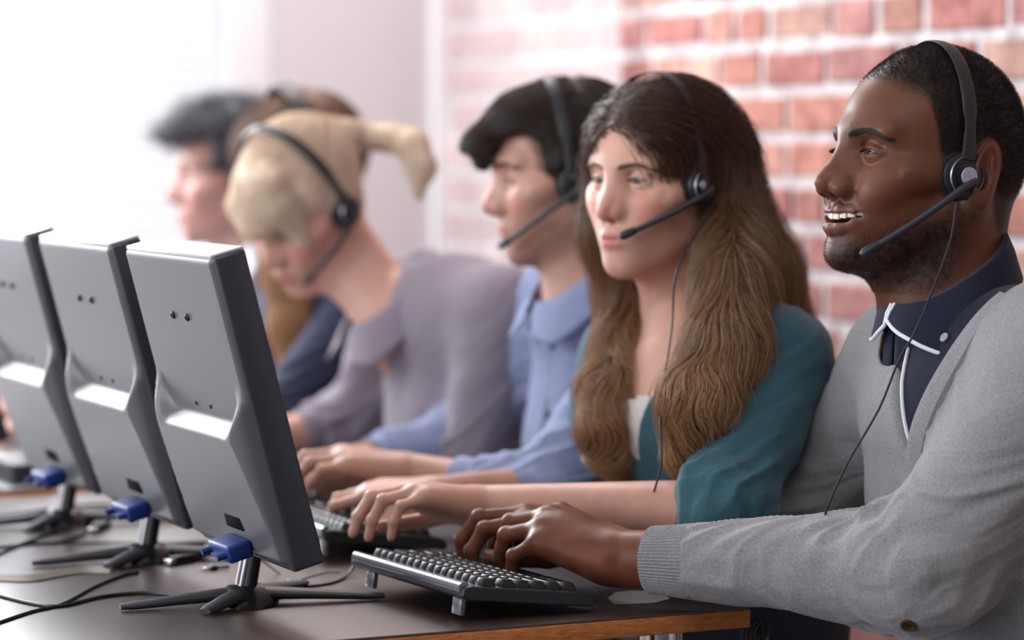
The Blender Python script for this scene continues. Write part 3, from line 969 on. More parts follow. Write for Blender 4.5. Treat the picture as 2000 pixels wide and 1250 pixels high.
connector(386, 1080, 0.9, 0.040, 'black cable plug lying behind the second monitor foot')
connector(356, 1092, 0.5, 0.034, 'black cable plug beside the second monitor foot')
connector(196, 1028, 1.0, 0.046, 'black cable plug lying between the second and the third monitor')
connector(417, 1109, 0.1, 0.010, 'tiny black plug on the bright patch of desk left of the nearest monitor neck', w=0.008, h=0.006)
desk_cable([(386, 1080, .004), (420, 1074), (450, 1072), (480, 1070)], 0.0018, 'short black lead from the plug behind the second monitor foot')
# black power adapter and papers on the far desk, at the edge of the picture
p = on_z(42, 942, DESK + 0.008)
ad = empty('power_adapter', (p[0], p[1], DESK + 0.008), 'black power adapter beside the papers on the farther desk', 'adapter')
MB().box((p[0], p[1], DESK + 0.008 + 0.016), (0.055, 0.10, 0.032), bev=0.005, seg=3).build('case', M_dkgrey, ad)
MB().tube([(p[0], p[1] + 0.05, DESK + 0.024), (p[0] - 0.03, p[1] + 0.10, DESK + 0.012), (p[0] - 0.12, p[1] + 0.16, DESK + 0.011)], 0.0025, 8).build('lead', M_cbl, ad)
for k, (x, y, a, lab) in enumerate(((30, 925, 0.3, 'sheet of white paper under the power adapter on the farther desk'), (75, 912, -0.2, 'sheet of white paper turned aslant, farthest on the desk'))):
    q = on_z(x, y, DESK + 0.0085 + k * 0.0008)
    tag(MB().box((0, 0, 0), (0.21, 0.297, 0.0004), Matrix.Translation(Vector((q[0], q[1], DESK + 0.0084 + k * 0.0008))) @ Matrix.Rotation(a, 4, 'Z')).build('paper_sheet', mat('white_paper', (0.75, 0.75, 0.78), rough=0.7)), lab, 'paper')
# pale worn label on the desk under the cuff
q = [on_z(*t, DESK + 0.0006) for t in ((1188, 1168), (1202, 1158), (1235, 1154), (1268, 1155), (1300, 1164), (1308, 1170), (1278, 1178), (1200, 1181))]
lb = MB(); n_ = len(q)
lb.add([V3(t) for t in q] + [V3(t) + V3([0, 0, 0.0005]) for t in q], [tuple(range(n_, 2 * n_))] + [(i, (i + 1) % n_, n_ + (i + 1) % n_, n_ + i) for i in range(n_)])
tag(lb.build('sticker', M_paper), 'pale torn paper label stuck to the desk beside the grey cuff', 'label')
# coiled spare cord hanging under the desk corner
cc = MB(); c0 = P(1478, 1222, 3.06)
for k in range(9):
    rr_ = 0.013 + 0.003 * math.sin(k * 2.1); pts = []
    for t in np.linspace(0, 2 * math.pi, 17):
        pts.append(c0 + V3([rr_ * 0.8 * math.cos(t) + 0.0015 * k - 0.006, 0.004 * math.sin(k * 3.0) + 0.003 * math.cos(2 * t), rr_ * 1.5 * math.sin(t) - 0.012 + 0.002 * math.sin(k)]))
    cc.tube(pts, 0.0010, 6)
cc.tube([c0 + V3([-0.01, 0, 0.01]), c0 + V3([-0.03, 0.01, 0.018]), P(1400, 1212, 3.10)], 0.0010, 6)
tag(cc.build('coiled_cord', M_cbl), 'bundle of thin black cord hanging at the corner under the desk edge', 'cord')

# ------------------------------------------------------------------ heads
EYE = (0.0715, 0.0315, 0.0145)      # eyeball centre, local (x forward, y left, z up, origin between the ears)
ER = 0.0122


SM_UP = [(0.1000, 0, -0.0470), (0.0980, 0.012, -0.0463), (0.0900, 0.0250, -0.0455), (0.0790, 0.0365, -0.0440), (0.0690, 0.0430, -0.0425)]
SM_LO = [(0.0995, 0, -0.0640), (0.0970, 0.012, -0.0625), (0.0890, 0.0245, -0.0565), (0.0785, 0.0360, -0.0490), (0.0690, 0.0430, -0.0435)]
SM_RU = [0.0054, 0.0052, 0.0046, 0.0034, 0.0018]
SM_RL = [0.0066, 0.0063, 0.0054, 0.0036, 0.0018]


def head_ops(F, T, fem=0.0, smile=0.0, lid=0.5, nose=1.0, lips=1.0, jaw=1.0, wide_nose=1.0, ears=True, chin=0.0):
    """lid: 0 closed .. 1 wide open; smile 1 = open smile showing the teeth"""
    m = 1 - fem
    F.ell((-0.012, 0, 0.045), (0.0935, 0.077, 0.087), T=T)
    F.ell((-0.035, 0, 0.010), (0.068, 0.064, 0.066), k=0.03, T=T)
    F.ell((0.030, 0, 0.036), (0.0600, 0.062, 0.062), k=0.02, T=T)                  # forehead
    F.ell((0.038, 0, -0.012), (0.050, 0.056, 0.062), k=0.03, T=T)                   # mid face
    F.both('cone', (0.0845, 0.010, 0.0345), (0.070, 0.044, 0.036), 0.0080 + 0.0025 * m, 0.0085 + 0.001 * m, k=0.016, T=T)   # brow
    F.both('ell', (0.055, 0.044, -0.012), (0.026, 0.0215, 0.019), k=0.022, T=T)     # cheekbone
    F.both('ell', (0.066, 0.030, -0.030), (0.022, 0.021, 0.024), k=0.02, T=T)       # cheek
    F.both('cone', (0.004, 0.054 * jaw, -0.050), (0.070, 0.017, -0.089), 0.014, 0.015, k=0.035, T=T)   # jaw line
    F.ell((0.034, 0, -0.056), (0.046, 0.046 * jaw, 0.034), k=0.03, T=T)
    F.ell((0.076, 0, -0.053), (0.0255, 0.031, 0.030), k=0.02, T=T)                  # muzzle
    F.ell((0.0835 + chin, 0, -0.0905), (0.0145, 0.020 + 0.002 * m, 0.0145), k=0.018, T=T)           # chin
    F.both('ell', (0.028, 0.066, -0.004), (0.03, 0.0085, 0.010), k=0.02, T=T)       # zygomatic arch
    # eye sockets
    F.both('ell', (0.093, 0.0325, 0.016), (0.0175, 0.0215, 0.0130), k=0.014, mode='s', T=T)
    # nose
    w = wide_nose; nf = 1 - 0.20 * fem
    F.cone((0.0875, 0, 0.026), (0.108 * (1 + 0.02 * (nose - 1)), 0, -0.010), 0.0068 * nf, 0.0085 * nf, k=0.014, T=T)
    F.cone((0.108, 0, -0.010), (0.1145 + 0.004 * (nose - 1), 0, -0.0185), 0.0085 * nf, 0.0100 * nf, k=0.008, T=T)
    F.both('ell', (0.1005, 0.0125 * w, -0.0245), (0.0125 * nf, 0.0078 * w * nf, 0.0088 * nf), k=0.007, T=T)
    F.both('cone', (0.082, 0.0095, 0.012), (0.096, 0.0115 * nf, -0.016), 0.0070 * nf, 0.0085 * nf, k=0.018, T=T)
    F.cone((0.112, 0, -0.025), (0.099, 0, -0.033), 0.0055, 0.0050, k=0.006, T=T)
    F.both('ell', (0.1045, 0.0078 * w, -0.0335), (0.0070, 0.0038 * w, 0.0042), k=0.003, mode='s', T=T)
    # eyes: bulging lids around the eyeball, open between two planes
    for sy in (1, -1):
        e = (EYE[0], EYE[1] * sy, EYE[2])
        zu = 0.0012 + 0.0052 * lid
        for sl, yo in ((-0.36, 0.0005), (0.32, 0.0005)):
            U = Field(); U.ell(e, (ER + 0.0022, ER + 0.0048, ER + 0.0034), T=T, k=0)
            U.plane((e[0], e[1] + yo * sy, e[2] + zu), (0.05, sl * sy, -1), k=0.0014, T=T)
            F.sub(U, k=0.0036)
        for sl in (-0.16, 0.22):
            L = Field(); L.ell(e, (ER + 0.0018, ER + 0.0044, ER + 0.0030), T=T, k=0)
            L.plane((e[0], e[1], e[2] - 0.0026 - 0.0022 * lid), (-0.10, sl * sy, 1), k=0.0014, T=T)
            F.sub(L, k=0.0040)
        # crease above the lid
        c1 = [(0.0815, 0.0195 * sy, 0.0215), (0.0862, 0.0315 * sy, 0.0260), (0.0765, 0.0450 * sy, 0.0215)]
        for i in (0, 1): F.cone(c1[i], c1[i + 1], 0.0008, 0.0008, k=0.005, mode='s', T=T)
    # mouth
    if smile > 0.3:
        for sy in (1, -1):
            a = [(x, y * sy, z) for x, y, z in SM_UP]; b = [(x, y * sy, z) for x, y, z in SM_LO]
            for i in range(4):
                F.cone(a[i], a[i + 1], SM_RU[i], SM_RU[i + 1], k=0.0050, T=T)
                F.cone(b[i], b[i + 1], SM_RL[i], SM_RL[i + 1], k=0.0050, T=T)
        # open mouth
        F.ell((0.090, 0, -0.0545), (0.026, 0.0260, 0.0054), k=0.003, mode='s', T=T)
        F.both('cone', (0.097, 0.015, -0.0532), (0.086, 0.0310, -0.0485), 0.0050, 0.0036, k=0.003, mode='s', T=T)
        F.both('cone', (0.086, 0.0310, -0.0485), (0.0730, 0.0425, -0.0435), 0.0036, 0.0016, k=0.003, mode='s', T=T)
        # cheek lifted by the smile, fold from the nose to the mouth corner
        F.both('ell', (0.069, 0.0375, -0.026), (0.0205, 0.0165, 0.0185), k=0.012, T=T)
        pts = [(0.0905, 0.0285, -0.028), (0.0800, 0.0400, -0.036), (0.0735, 0.0435, -0.0440)]
        for i in range(2): F.both('cone', pts[i], pts[i + 1], 0.0002, 0.0003, k=0.0060, mode='s', T=T)
    else:
        s = lips
        cx, cy, cz = 0.0855, 0.0240, -0.0565
        up = [(0.1005, 0, -0.0515), (0.0990, 0.009, -0.0515), (0.0935, 0.017, -0.0545), (cx, cy, cz)]
        lo = [(0.0985, 0, -0.0625), (0.0970, 0.009, -0.0620), (0.0920, 0.017, -0.0595), (cx, cy, cz)]
        for sy in (1, -1):
            for i in range(3):
                a = [(x, y * sy, z) for x, y, z in up]; b = [(x, y * sy, z) for x, y, z in lo]
                F.cone(a[i], a[i + 1], [0.0044, 0.0044, 0.0034][i] * s, [0.0044, 0.0034, 0.0015][i] * s, k=0.0055, T=T)
                F.cone(b[i], b[i + 1], [0.0052, 0.0050, 0.0040][i] * s, [0.0050, 0.0040, 0.0015][i] * s, k=0.0055, T=T)
        ml = [(0.1050, 0, -0.0568), (0.1030, 0.009, -0.0568), (0.0970, 0.017, -0.0570), (cx + 0.001, cy + 0.001, cz)]
        for i in range(3): F.both('cone', ml[i], ml[i + 1], 0.0006, 0.0006, k=0.0028, mode='s', T=T)
        pts = [(0.0935, 0.0215, -0.030), (0.0885, 0.0275, -0.042), (0.0830, 0.0295, -0.053)]
        for i in range(2): F.both('cone', pts[i], pts[i + 1], 0.0006, 0.0008, k=0.006 * (0.6 + 0.4 * m), mode='s', T=T)
    F.cone((0.105, 0, -0.036), (0.104, 0, -0.045), 0.0004, 0.0006, k=0.004, mode='s', T=T)     # philtrum
    if ears:
        for sy in (1, -1):
            r = rotm('Y', -14)
            if sy < 0: r = np.diag([1, -1, 1]) @ r @ np.diag([1, -1, 1])
            tilt = rotm('Z', 20 * sy) @ r
            F.ell((-0.027, 0.0815 * sy, 0.004), (0.0190, 0.0060, 0.0325), k=0.006, T=T, rot=tilt)
            F.ell((-0.021, 0.0735 * sy, -0.002), (0.014, 0.012, 0.022), k=0.010, T=T)
            F.ell((-0.0235, 0.0875 * sy, 0.010), (0.0125, 0.0052, 0.0190), k=0.003, mode='s', T=T, rot=tilt)
            F.ell((-0.0180, 0.0850 * sy, -0.006), (0.0085, 0.0075, 0.0110), k=0.004, mode='s', T=T)
            F.cone((-0.030, 0.0845 * sy, 0.018), (-0.029, 0.0840 * sy, -0.008), 0.0025, 0.0025, k=0.004, T=T)
            F.ell((-0.016, 0.0775 * sy, -0.025), (0.0075, 0.0045, 0.0085), k=0.004, T=T)


def hair_zone(p, front=0.064, side=0.012, fem=0):
    """positive inside the hairy part of the scalp (head-local)"""
    x, y, z = p[:, 0], p[:, 1], p[:, 2]
    ay = np.abs(y)
    # hairline height as a function of x: over the forehead high, drops at the temple, runs round the ear, then the nape
    fz = front + 0.30 * np.maximum(0.075 - x, 0) * 0 + 0.0
    line = np.where(x > 0.045, front - 0.45 * np.maximum(ay - 0.030, 0) + 0.0 * x,
                    np.where(x > 0.018, side + (front - 0.45 * np.maximum(ay - 0.030, 0) - side) * sstep(0.018, 0.040, x),
                             np.where(x > -0.03, side + 0.0 * x, side - (0.072) * sstep(-0.03, -0.065, x))))
    ear = (ay > 0.070) & (((x + 0.029) / 0.023) ** 2 + ((z - 0.003) / 0.036) ** 2 < 1)
    return np.where(ear, -0.05, z - line)


def lipdist(p, smile):
    """distance to the lips' centre line, used for the lip colour"""
    if smile > 0.3:
        segs = [(SM_UP[i], SM_UP[i + 1], SM_RU[i] + 0.0006) for i in range(4)] + [(SM_LO[i], SM_LO[i + 1], SM_RL[i] + 0.0010) for i in range(4)]
    else:
        segs = [((0.1025, 0, -0.0520), (0.1005, 0.009, -0.0520), 0.0050), ((0.1005, 0.009, -0.0520), (0.0945, 0.017, -0.0550), 0.0044), ((0.0945, 0.017, -0.0550), (0.0865, 0.024, -0.0565), 0.0025),
                ((0.1005, 0, -0.0625), (0.0985, 0.009, -0.0620), 0.0062), ((0.0985, 0.009, -0.0620), (0.0930, 0.017, -0.0595), 0.0050), ((0.0930, 0.017, -0.0595), (0.0865, 0.024, -0.0565), 0.0025)]
    q = p.copy(); q[:, 1] = np.abs(q[:, 1]); out = np.full(len(q), 1.0)
    for a, b, r in segs:
        a = V3(a); b = V3(b); ab = b - a
        t = np.clip(((q - a) @ ab) / (ab @ ab), 0, 1)
        out = np.minimum(out, np.linalg.norm(q - a - t[:, None] * ab, axis=1) - r)
    return out


def mixc(c, c2, w): return c * (1 - w[:, None]) + np.asarray(c2) * w[:, None]


def face_col(T, skin, lip, blush=None, stubble=None, scalp=None, smile=0.0, seed=0, palm=None):
    skin = V3(skin); lip = V3(lip)

    def fn(v):
        p = to_local(T, v); c = np.tile(skin, (len(v), 1))
        far = np.linalg.norm(p, axis=1) > 0.16
        c *= (1 + 0.10 * vnoise(v, 35) + 0.05 * vnoise(v, 110))[:, None]
        if blush is not None:
            d = np.linalg.norm((p - [0.075, 0, -0.018]) * [1, 0, 1], axis=1) + np.abs(np.abs(p[:, 1]) - 0.040) * 0.8
            c = mixc(c, blush, np.where(p[:, 0] > 0.03, 0.75 * (1 - sstep(0.010, 0.034, d)), 0))
            d2 = np.linalg.norm(p - [0.112, 0, -0.022], axis=1)
            c = mixc(c, blush, 0.5 * (1 - sstep(0.008, 0.022, d2)))
        if stubble is not None:
            x, y, z = p.T
            cheek = -0.046 + (x - 0.02) * -0.42
            w = sstep(0.022, -0.020, z - cheek) * sstep(-0.145, -0.10, z) * sstep(-0.03, 0.004, x)
            st = np.maximum(w, sstep(0.0, 0.006, x - 0.088) * sstep(-0.034, -0.038, z) * sstep(0.030, 0.020, np.abs(y)) * 0.7)
            n = 0.75 + 0.35 * vnoise(v, 300) + 0.2 * vnoise(v, 90)
            c = mixc(c, stubble[0], np.clip(st * n * stubble[1], 0, 1) * ~far)
        if scalp is not None:
            w = sstep(-0.008, 0.012, hair_zone(p, front=scalp[2] if len(scalp) > 2 else 0.064)) * scalp[1] * ~far
            c = mixc(c, scalp[0], w)
        ld = lipdist(p, smile)
        c = mixc(c, lip, sstep(0.0016, -0.0006, ld) * (p[:, 0] > 0.07))
        # dark inside the mouth and the nostrils
        ins = (p[:, 0] < 0.0930 - 14 * p[:, 1] ** 2) & (p[:, 0] > 0.05) & (np.abs(p[:, 1]) < 0.040) & (np.abs(p[:, 2] + 0.0540 - 5.5 * p[:, 1] ** 2) < 0.0085 - 0.12 * np.abs(p[:, 1]))
        if smile > 0.3: c[ins] = (0.10, 0.025, 0.02)
        return np.clip(c, 0.002, 1)
    return fn


M_sclera = mat('eye_white', (0.50, 0.46, 0.44), rough=0.2, spec=0.6)
M_pupil = mat('pupil', (0.005, 0.005, 0.005), rough=0.08)


def eyes(T, parent, iris, look=(1, 0, -0.35)):
    for sy in (1, -1):
        e = to_world(T, (EYE[0], EYE[1] * sy, EYE[2]))
        f = T[0] @ V3(look, dtype=float); f /= np.linalg.norm(f)
        R = Vector(f).to_track_quat('Z', 'Y').to_matrix().to_4x4()
        M = Matrix.Translation(Vector(e)) @ R @ Matrix.Scale(T[2], 4)
        prof = [(ER * math.sin(a), ER * math.cos(a)) for a in np.linspace(math.pi, 0.45, 22)]
        o = MB().lathe(prof, M, 28).build('eye', M_sclera, parent)
        ir = [(ER * math.sin(a), ER * math.cos(a) + 0.0001) for a in np.linspace(0.5, 0.20, 6)]
        MB().lathe(ir, M, 28).build('iris', iris, o)
        pu = [(ER * math.sin(a), ER * math.cos(a) + 0.00015) for a in np.linspace(0.2, 0.0, 5)]
        MB().lathe(pu, M, 20).build('pupil', M_pupil, o)


def lashes(T, parent, material, lid, n=90, L=0.0070, r=0.00018):
    zu = 0.0012 + 0.0052 * lid; out = []
    for sy in (1, -1):
        y = np.linspace(-0.0105, 0.0120, n); sl = np.where(y < 0, 0.32, -0.36)
        z = zu - np.abs(sl * y) - 0.0004; R = ER + 0.0022
        x = np.sqrt(np.maximum(R * R - (y * R / (ER + 0.0048)) ** 2 - (z * R / (ER + 0.0034)) ** 2, 1e-8))
        p0 = np.stack([EYE[0] + x, (EYE[1] + y) * sy, EYE[2] + z], 1)
        d = np.stack([np.full(n, 1.0), (0.15 + y * 55) * sy, np.full(n, -0.15)], 1); d /= np.linalg.norm(d, axis=1, keepdims=True)
        p1 = p0 + d * L * 0.5; p2 = p1 + (d + [0, 0, 0.6]) * L * 0.4
        out.append(to_world(T, np.stack([p0, p1, p2], 1).reshape(-1, 3)).reshape(n, 3, 3))
    return strands('eyelashes', np.concatenate(out), r, material, parent, tip=0.4)


def brow_strands(F, T, parent, material, thick=0.0045, n=500, length=0.008, arch=0.0, dens=1.0, r=0.00009):
    """eyebrow hairs lying on the brow"""
    out = []
    for sy in (1, -1):
        t = RNG.random(n); u = RNG.normal(size=n) * 0.42
        x = np.interp(t, [0, .5, 1], [0.0975, 0.091, 0.070]); y = np.interp(t, [0, .5, 1], [0.0115, 0.030, 0.0500])
        z = np.interp(t, [0, .3, .65, 1], [0.0305, 0.0335, 0.0360 + arch, 0.0315]) + u * thick * np.interp(t, [0, .2, 1], [0.9, 1, 0.35])
        p = to_world(T, np.stack([x, y * sy, z], 1)).astype(np.float32)
        for _ in range(4):
            g = F.grad(p); p = p - g * F(p)[:, None]
        d = np.stack([-0.35 + 0 * t, (0.75 + 0.25 * t) * sy, 0.75 - 1.1 * t + RNG.normal(size=n) * 0.15], 1) @ T[0].T
        path = [p]
        for i in range(4):
            g = F.grad(p); d2 = d - g * (d * g).sum(1, keepdims=True); d2 /= np.linalg.norm(d2, axis=1, keepdims=True)
            p = (p + d2 * (length / 4)).astype(np.float32); dd = F(p) - 0.0006; p = p - g * dd[:, None] * 0.8; path.append(p)
        out.append(np.stack(path, 1))
    return strands('eyebrows', np.concatenate(out), r, material, parent)


def headset(T, label, side=1, scale=1.0, boom_dir=(0.085, -0.012), boom=True, disc=True, cup_x=-0.002, cup_z=-0.002, boom_end=(0.094, 0.058, -0.088), group=None, yoke=0.080, bw=0.0085, cup_r=0.0235, top=0.1365, lean=0.0, band_x=None):
    """call-centre headset in head-local coordinates, cup on the side (+1 left)"""
    base = to_world(T, (cup_x, 0.09 * side, cup_z))
    H = empty('headset', base, label, 'headset', group)
    def Wd(ps): return [to_world(T, q) for q in ps]
    bx = cup_x if band_x is None else band_x
    # band over the crown
    a = np.linspace(-0.12, math.pi + 0.12, 40)
    arc = [(bx + lean * math.sin(t) + (cup_x - bx) * abs(math.cos(t)) ** 3, (yoke + 0.004) * math.cos(t) * side, 0.030 + (top - 0.030) * max(math.sin(t), -1) if math.sin(t) > 0 else 0.030 + 0.08 * math.sin(t)) for t in a]
    # a flat strap: width along local x, thickness radial
    vs = []; n = len(arc); th = 0.0016
    for i, q in enumerate(arc):
        t = V3(arc[min(i + 1, n - 1)]) - V3(arc[max(i - 1, 0)]); t /= np.linalg.norm(t)
        x = V3([1.0, 0, 0]); x = x - t * (x @ t); x /= np.linalg.norm(x); r = np.cross(x, t) * side; r /= np.linalg.norm(r)
        w = bw * (1.0 if 4 < i < n - 5 else 0.75)
        for k in range(10):
            b = 2 * math.pi * k / 10
            vs.append(to_world(T, V3(q) + x * w * np.sign(math.cos(b)) * abs(math.cos(b)) ** 0.6 + r * th * math.sin(b)))
    fs = [(i * 10 + k, i * 10 + (k + 1) % 10, (i + 1) * 10 + (k + 1) % 10, (i + 1) * 10 + k) for i in range(n - 1) for k in range(10)]
    fs += [tuple(range(10)), tuple(range((n - 1) * 10, n * 10))]
    MB().add(vs, fs, True).build('headband', M_headset, H)
    nx = Matrix(((1, 0, 0, 0), (0, 0, side, 0), (0, 1, 0, 0), (0, 0, 0, 1)))
    R4 = Matrix([[*T[0][i], T[1][i]] for i in range(3)] + [[0, 0, 0, 1]]) @ Matrix.Scale(T[2], 4)
    for sd in (side, -side):
        A = Matrix.Translation(Vector((cup_x, (yoke + 0.001) * sd, cup_z))) @ Matrix.Rotation(-math.pi / 2 * sd, 4, 'X')
        Mx = R4 @ A
        c = cup_r
        cup = MB().lathe([(0.001, 0.004), (c * 0.72, 0.004), (c, 0.001), (c * 1.04, -0.003), (c * 0.9, -0.007)], Mx, 48).build('ear_cup', M_headset, H)
        MB().lathe([(c * 0.62, -0.0065), (c * 1.05, -0.0045), (c * 1.13, -0.009), (c * 1.05, -0.0145), (c * 0.72, -0.0165), (c * 0.5, -0.014)], Mx, 48).build('ear_cushion', M_foam, H)
        # ring, boss and badge on the outside
        MB().lathe([(c * 0.80, 0.0035), (c * 0.83, 0.0056), (c * 0.86, 0.0035)], Mx, 48).build('trim_ring', M_ring, cup)
        MB().lathe([(c * 0.60, 0.0035), (c * 0.58, 0.0062), (c * 0.46, 0.0075), (0.0005, 0.0078)], Mx, 48).build('boss', M_headset_gloss, cup)
        if disc: MB().lathe([(c * 0.40, 0.0075), (c * 0.38, 0.0088), (0.0005, 0.0092)], Mx, 40).build('badge', M_silver, cup)
        # yoke between band and cup
        ends = [(bx + (cup_x - bx) * 0.8, (yoke + 0.003) * sd, cup_z + c + 0.020), (cup_x, (yoke + 0.005) * sd, cup_z + c + 0.004), (cup_x, (yoke + 0.004) * sd, cup_z + c * 0.72)]
        MB().tube(Wd(ends), [bw * 0.8 * T[2], bw * 0.95 * T[2], bw * 1.1 * T[2]], n=12, flat=(T[0] @ V3([0, 1.0, 0]), 0.32)).build('yoke', M_headset, H)
    if boom:
        s0 = (cup_x + 0.004, (yoke + 0.0095) * side, cup_z - c * 0.45)
        e = boom_end
        mid = [(s0[0] * (1 - t) + e[0] * t, (s0[1] * (1 - t) + e[1] * side * t) + 0.006 * math.sin(math.pi * t) * side, s0[2] * (1 - t) + e[2] * t) for t in np.linspace(0, 1, 9)]
        start = [(cup_x - 0.008, (yoke + 0.0085) * side, cup_z - c * 0.18)]
        MB().tube(Wd(start + mid), [0.0042 * T[2]] * 3 + [0.0038 * T[2]] * 4 + [0.0037 * T[2]] * 2 + [0.0042 * T[2]], n=12).build('microphone_boom', M_boom, H)
        d = V3(mid[-1]) - V3(mid[-2]); d /= np.linalg.norm(d)
        a0 = V3(mid[-1]) - d * 0.018; a1 = V3(mid[-1]) + d * 0.004
        MB().tube(Wd([a0, a0 + (a1 - a0) * 0.25, a0 + (a1 - a0) * 0.8, a1]), [0.0040 * T[2], 0.0055 * T[2], 0.0055 * T[2], 0.003 * T[2]], n=12).build('microphone', M_headset, H)
    return H


M_headset = mat('headset_plastic', (0.017, 0.018, 0.021), rough=0.42, bump=(900, 0.2, 0.0004))
M_headset_gloss = mat('headset_gloss_plastic', (0.013, 0.014, 0.017), rough=0.22)
M_boom = mat('boom_plastic', (0.030, 0.034, 0.042), rough=0.42)
M_foam = mat('ear_foam', (0.012, 0.012, 0.013), rough=0.95, bump=(800, 0.6, 0.001))
M_ring = mat('ring_metal', (0.35, 0.36, 0.39), rough=0.3, metal=0.8)
M_silver = mat('badge_silver', (0.42, 0.44, 0.50), rough=0.42, metal=0.3)
M_cable = mat('cable_rubber', (0.015, 0.015, 0.018), rough=0.5)

# ------------------------------------------------------------------ man in the grey cardigan
def hand_ops(F, wrist, fwd, up, left=True, s=1.0, curl=(0.5, 0.7, 0.35), curls=None, spread=0.06, thumb=(0.5, 0.3), k=0.005, fat=1.0):
    """a hand: wrist point, forward and back-of-hand directions; returns joints. curls: per finger (mcp, pip, dip) radians, index first"""
    f = V3(fwd, dtype=float); f /= np.linalg.norm(f)
    u = V3(up, dtype=float); u = u - f * (u @ f); u /= np.linalg.norm(u)
    r = np.cross(f, u)                       # to the right seen from behind the back of the hand
    th = r if left else -r                   # thumb side
    w = V3(wrist, dtype=float)
    J = {}
    mc = [(0.089, 0.026), (0.091, 0.006), (0.085, -0.014), (0.076, -0.032)]
    ln = [(0.043, 0.026, 0.019), (0.047, 0.030, 0.020), (0.044, 0.028, 0.020), (0.035, 0.021, 0.018)]
    rd = [(0.0098, 0.0085, 0.0078, 0.0068), (0.0100, 0.0088, 0.0080, 0.0069), (0.0095, 0.0083, 0.0076, 0.0066), (0.0086, 0.0074, 0.0068, 0.0060)]
    for i in range(4):
        a, b = mc[i]
        m = w + (f * a + th * b + u * (0.004 - 0.004 * abs(i - 1.3))) * s
        base = w + (f * 0.012 + th * b * 0.55) * s
        F.cone(base, m, 0.0175 * s * fat, 0.0115 * s * fat, k=0.012)
        ang = spread * (1.2 - i); c = curls[i] if curls else curl
        d = f * math.cos(ang) + th * math.sin(ang); p = m; js = [m]; t = 0.0
        for q in range(3):
            t += c[q]
            dd = d * math.cos(t) - u * math.sin(t)
            n = p + dd * ln[i][q] * s
            F.cone(p, n, rd[i][q] * s * fat, rd[i][q + 1] * s * fat, k=0.0030 if q else 0.008)
            if q: F.ell(p + (d * math.sin(t) * 0 + u * 0.0005), (rd[i][q] * 1.06 * s * fat,) * 3, k=0.003)
            p = n; js.append(n)
        tip_dir = dd; nrm = d * math.sin(t) + u * math.cos(t)
        J[i] = (js, tip_dir, nrm, rd[i][3] * s)
    F.cone(w + (f * 0.020 + u * -0.006) * s, w + (f * 0.070 - th * 0.004 + u * -0.006) * s, 0.020 * s * fat, 0.018 * s * fat, k=0.02, flat=(th, 1.35))
    # thumb
    tb = w + (f * 0.020 + th * 0.022 - u * 0.008) * s
    a1, a2 = thumb
    d1 = f * math.cos(a1 + 0.25) + th * math.sin(a1 + 0.25) * 0.75 - u * 0.45; d1 /= np.linalg.norm(d1)
    t1 = tb + d1 * 0.044 * s
    d2 = f * math.cos(a2) + th * math.sin(a2) - u * 0.35; d2 /= np.linalg.norm(d2)
    t2 = t1 + d2 * 0.034 * s
    d3 = f * math.cos(a2 - 0.25) + th * math.sin(a2 - 0.25) - u * 0.30; d3 /= np.linalg.norm(d3)
    t3 = t2 + d3 * 0.026 * s
    F.cone(tb, t1, 0.0165 * s * fat, 0.0115 * s * fat, k=0.014)
    F.cone(t1, t2, 0.0112 * s * fat, 0.0098 * s * fat, k=0.004)
    F.cone(t2, t3, 0.0098 * s * fat, 0.0078 * s * fat, k=0.003)
    J[4] = ([tb, t1, t2, t3], d3, u * 0.8 + th * 0.3, 0.0082 * s)
    return J


def nail_col(c, v, J, colr):
    for i in J:
        js, d, n, r = J[i]
        q = v - (js[-1] + d * 0.001 + n * r)
        a = q @ d; b = np.linalg.norm(q - a[:, None] * d - (q @ n)[:, None] * n, axis=1)
        m = (np.abs(a + 0.001) < 0.0065) & (b < r * 0.72) & (np.abs(q @ n) < r * 0.55)
        c[m] = colr
    return c


def nails(J, parent, material, s=1.0):
    """each fingernail a thin curved plate on its fingertip"""
    for i in J:
        js, d, n, r = J[i]
        n = n - d * (n @ d); n /= np.linalg.norm(n); w = np.cross(d, n)
        vs = []; R = r * 1.02
        for a in np.linspace(-1, 1, 7):
            for b in np.linspace(-1, 1, 7):
                ang = b * 0.80 * (1 - 0.12 * a * a if a > 0 else 1)
                vs.append(js[-1] + d * (0.0015 + a * 0.0052 * s - 0.0012 * b * b * (1 if a > 0.5 else 0)) + (n * math.cos(ang) + w * math.sin(ang)) * (R + 0.0003 - (0.0006 if abs(b) > .9 or a < -.9 else 0)))
        fs = [(x * 7 + y, x * 7 + y + 1, (x + 1) * 7 + y + 1, (x + 1) * 7 + y) for x in range(6) for y in range(6)]
        o = MB().add(vs, fs, True).build('fingernail', material, parent)
        md = o.modifiers.new('thick', 'SOLIDIFY'); md.thickness = 0.0005


HAIRS = 1.0
HB = 0.0017


def face_frame(px, py, d, yaw, pitch=0.0, roll=0.0, s=1.0):
    """head frame whose centre shows at the pixel; yaw degrees from -X (towards the screens) turning to the camera"""
    a = math.radians(yaw)
    f = V3([-math.cos(a), -math.sin(a), 0.0])
    l = V3([math.sin(a), -math.cos(a), 0.0])
    R = np.stack([f, l, V3([0, 0, 1.0])], 1)
    R = R @ rotm('Y', pitch) @ rotm('X', roll)
    return (R, P(px, py, d), s)


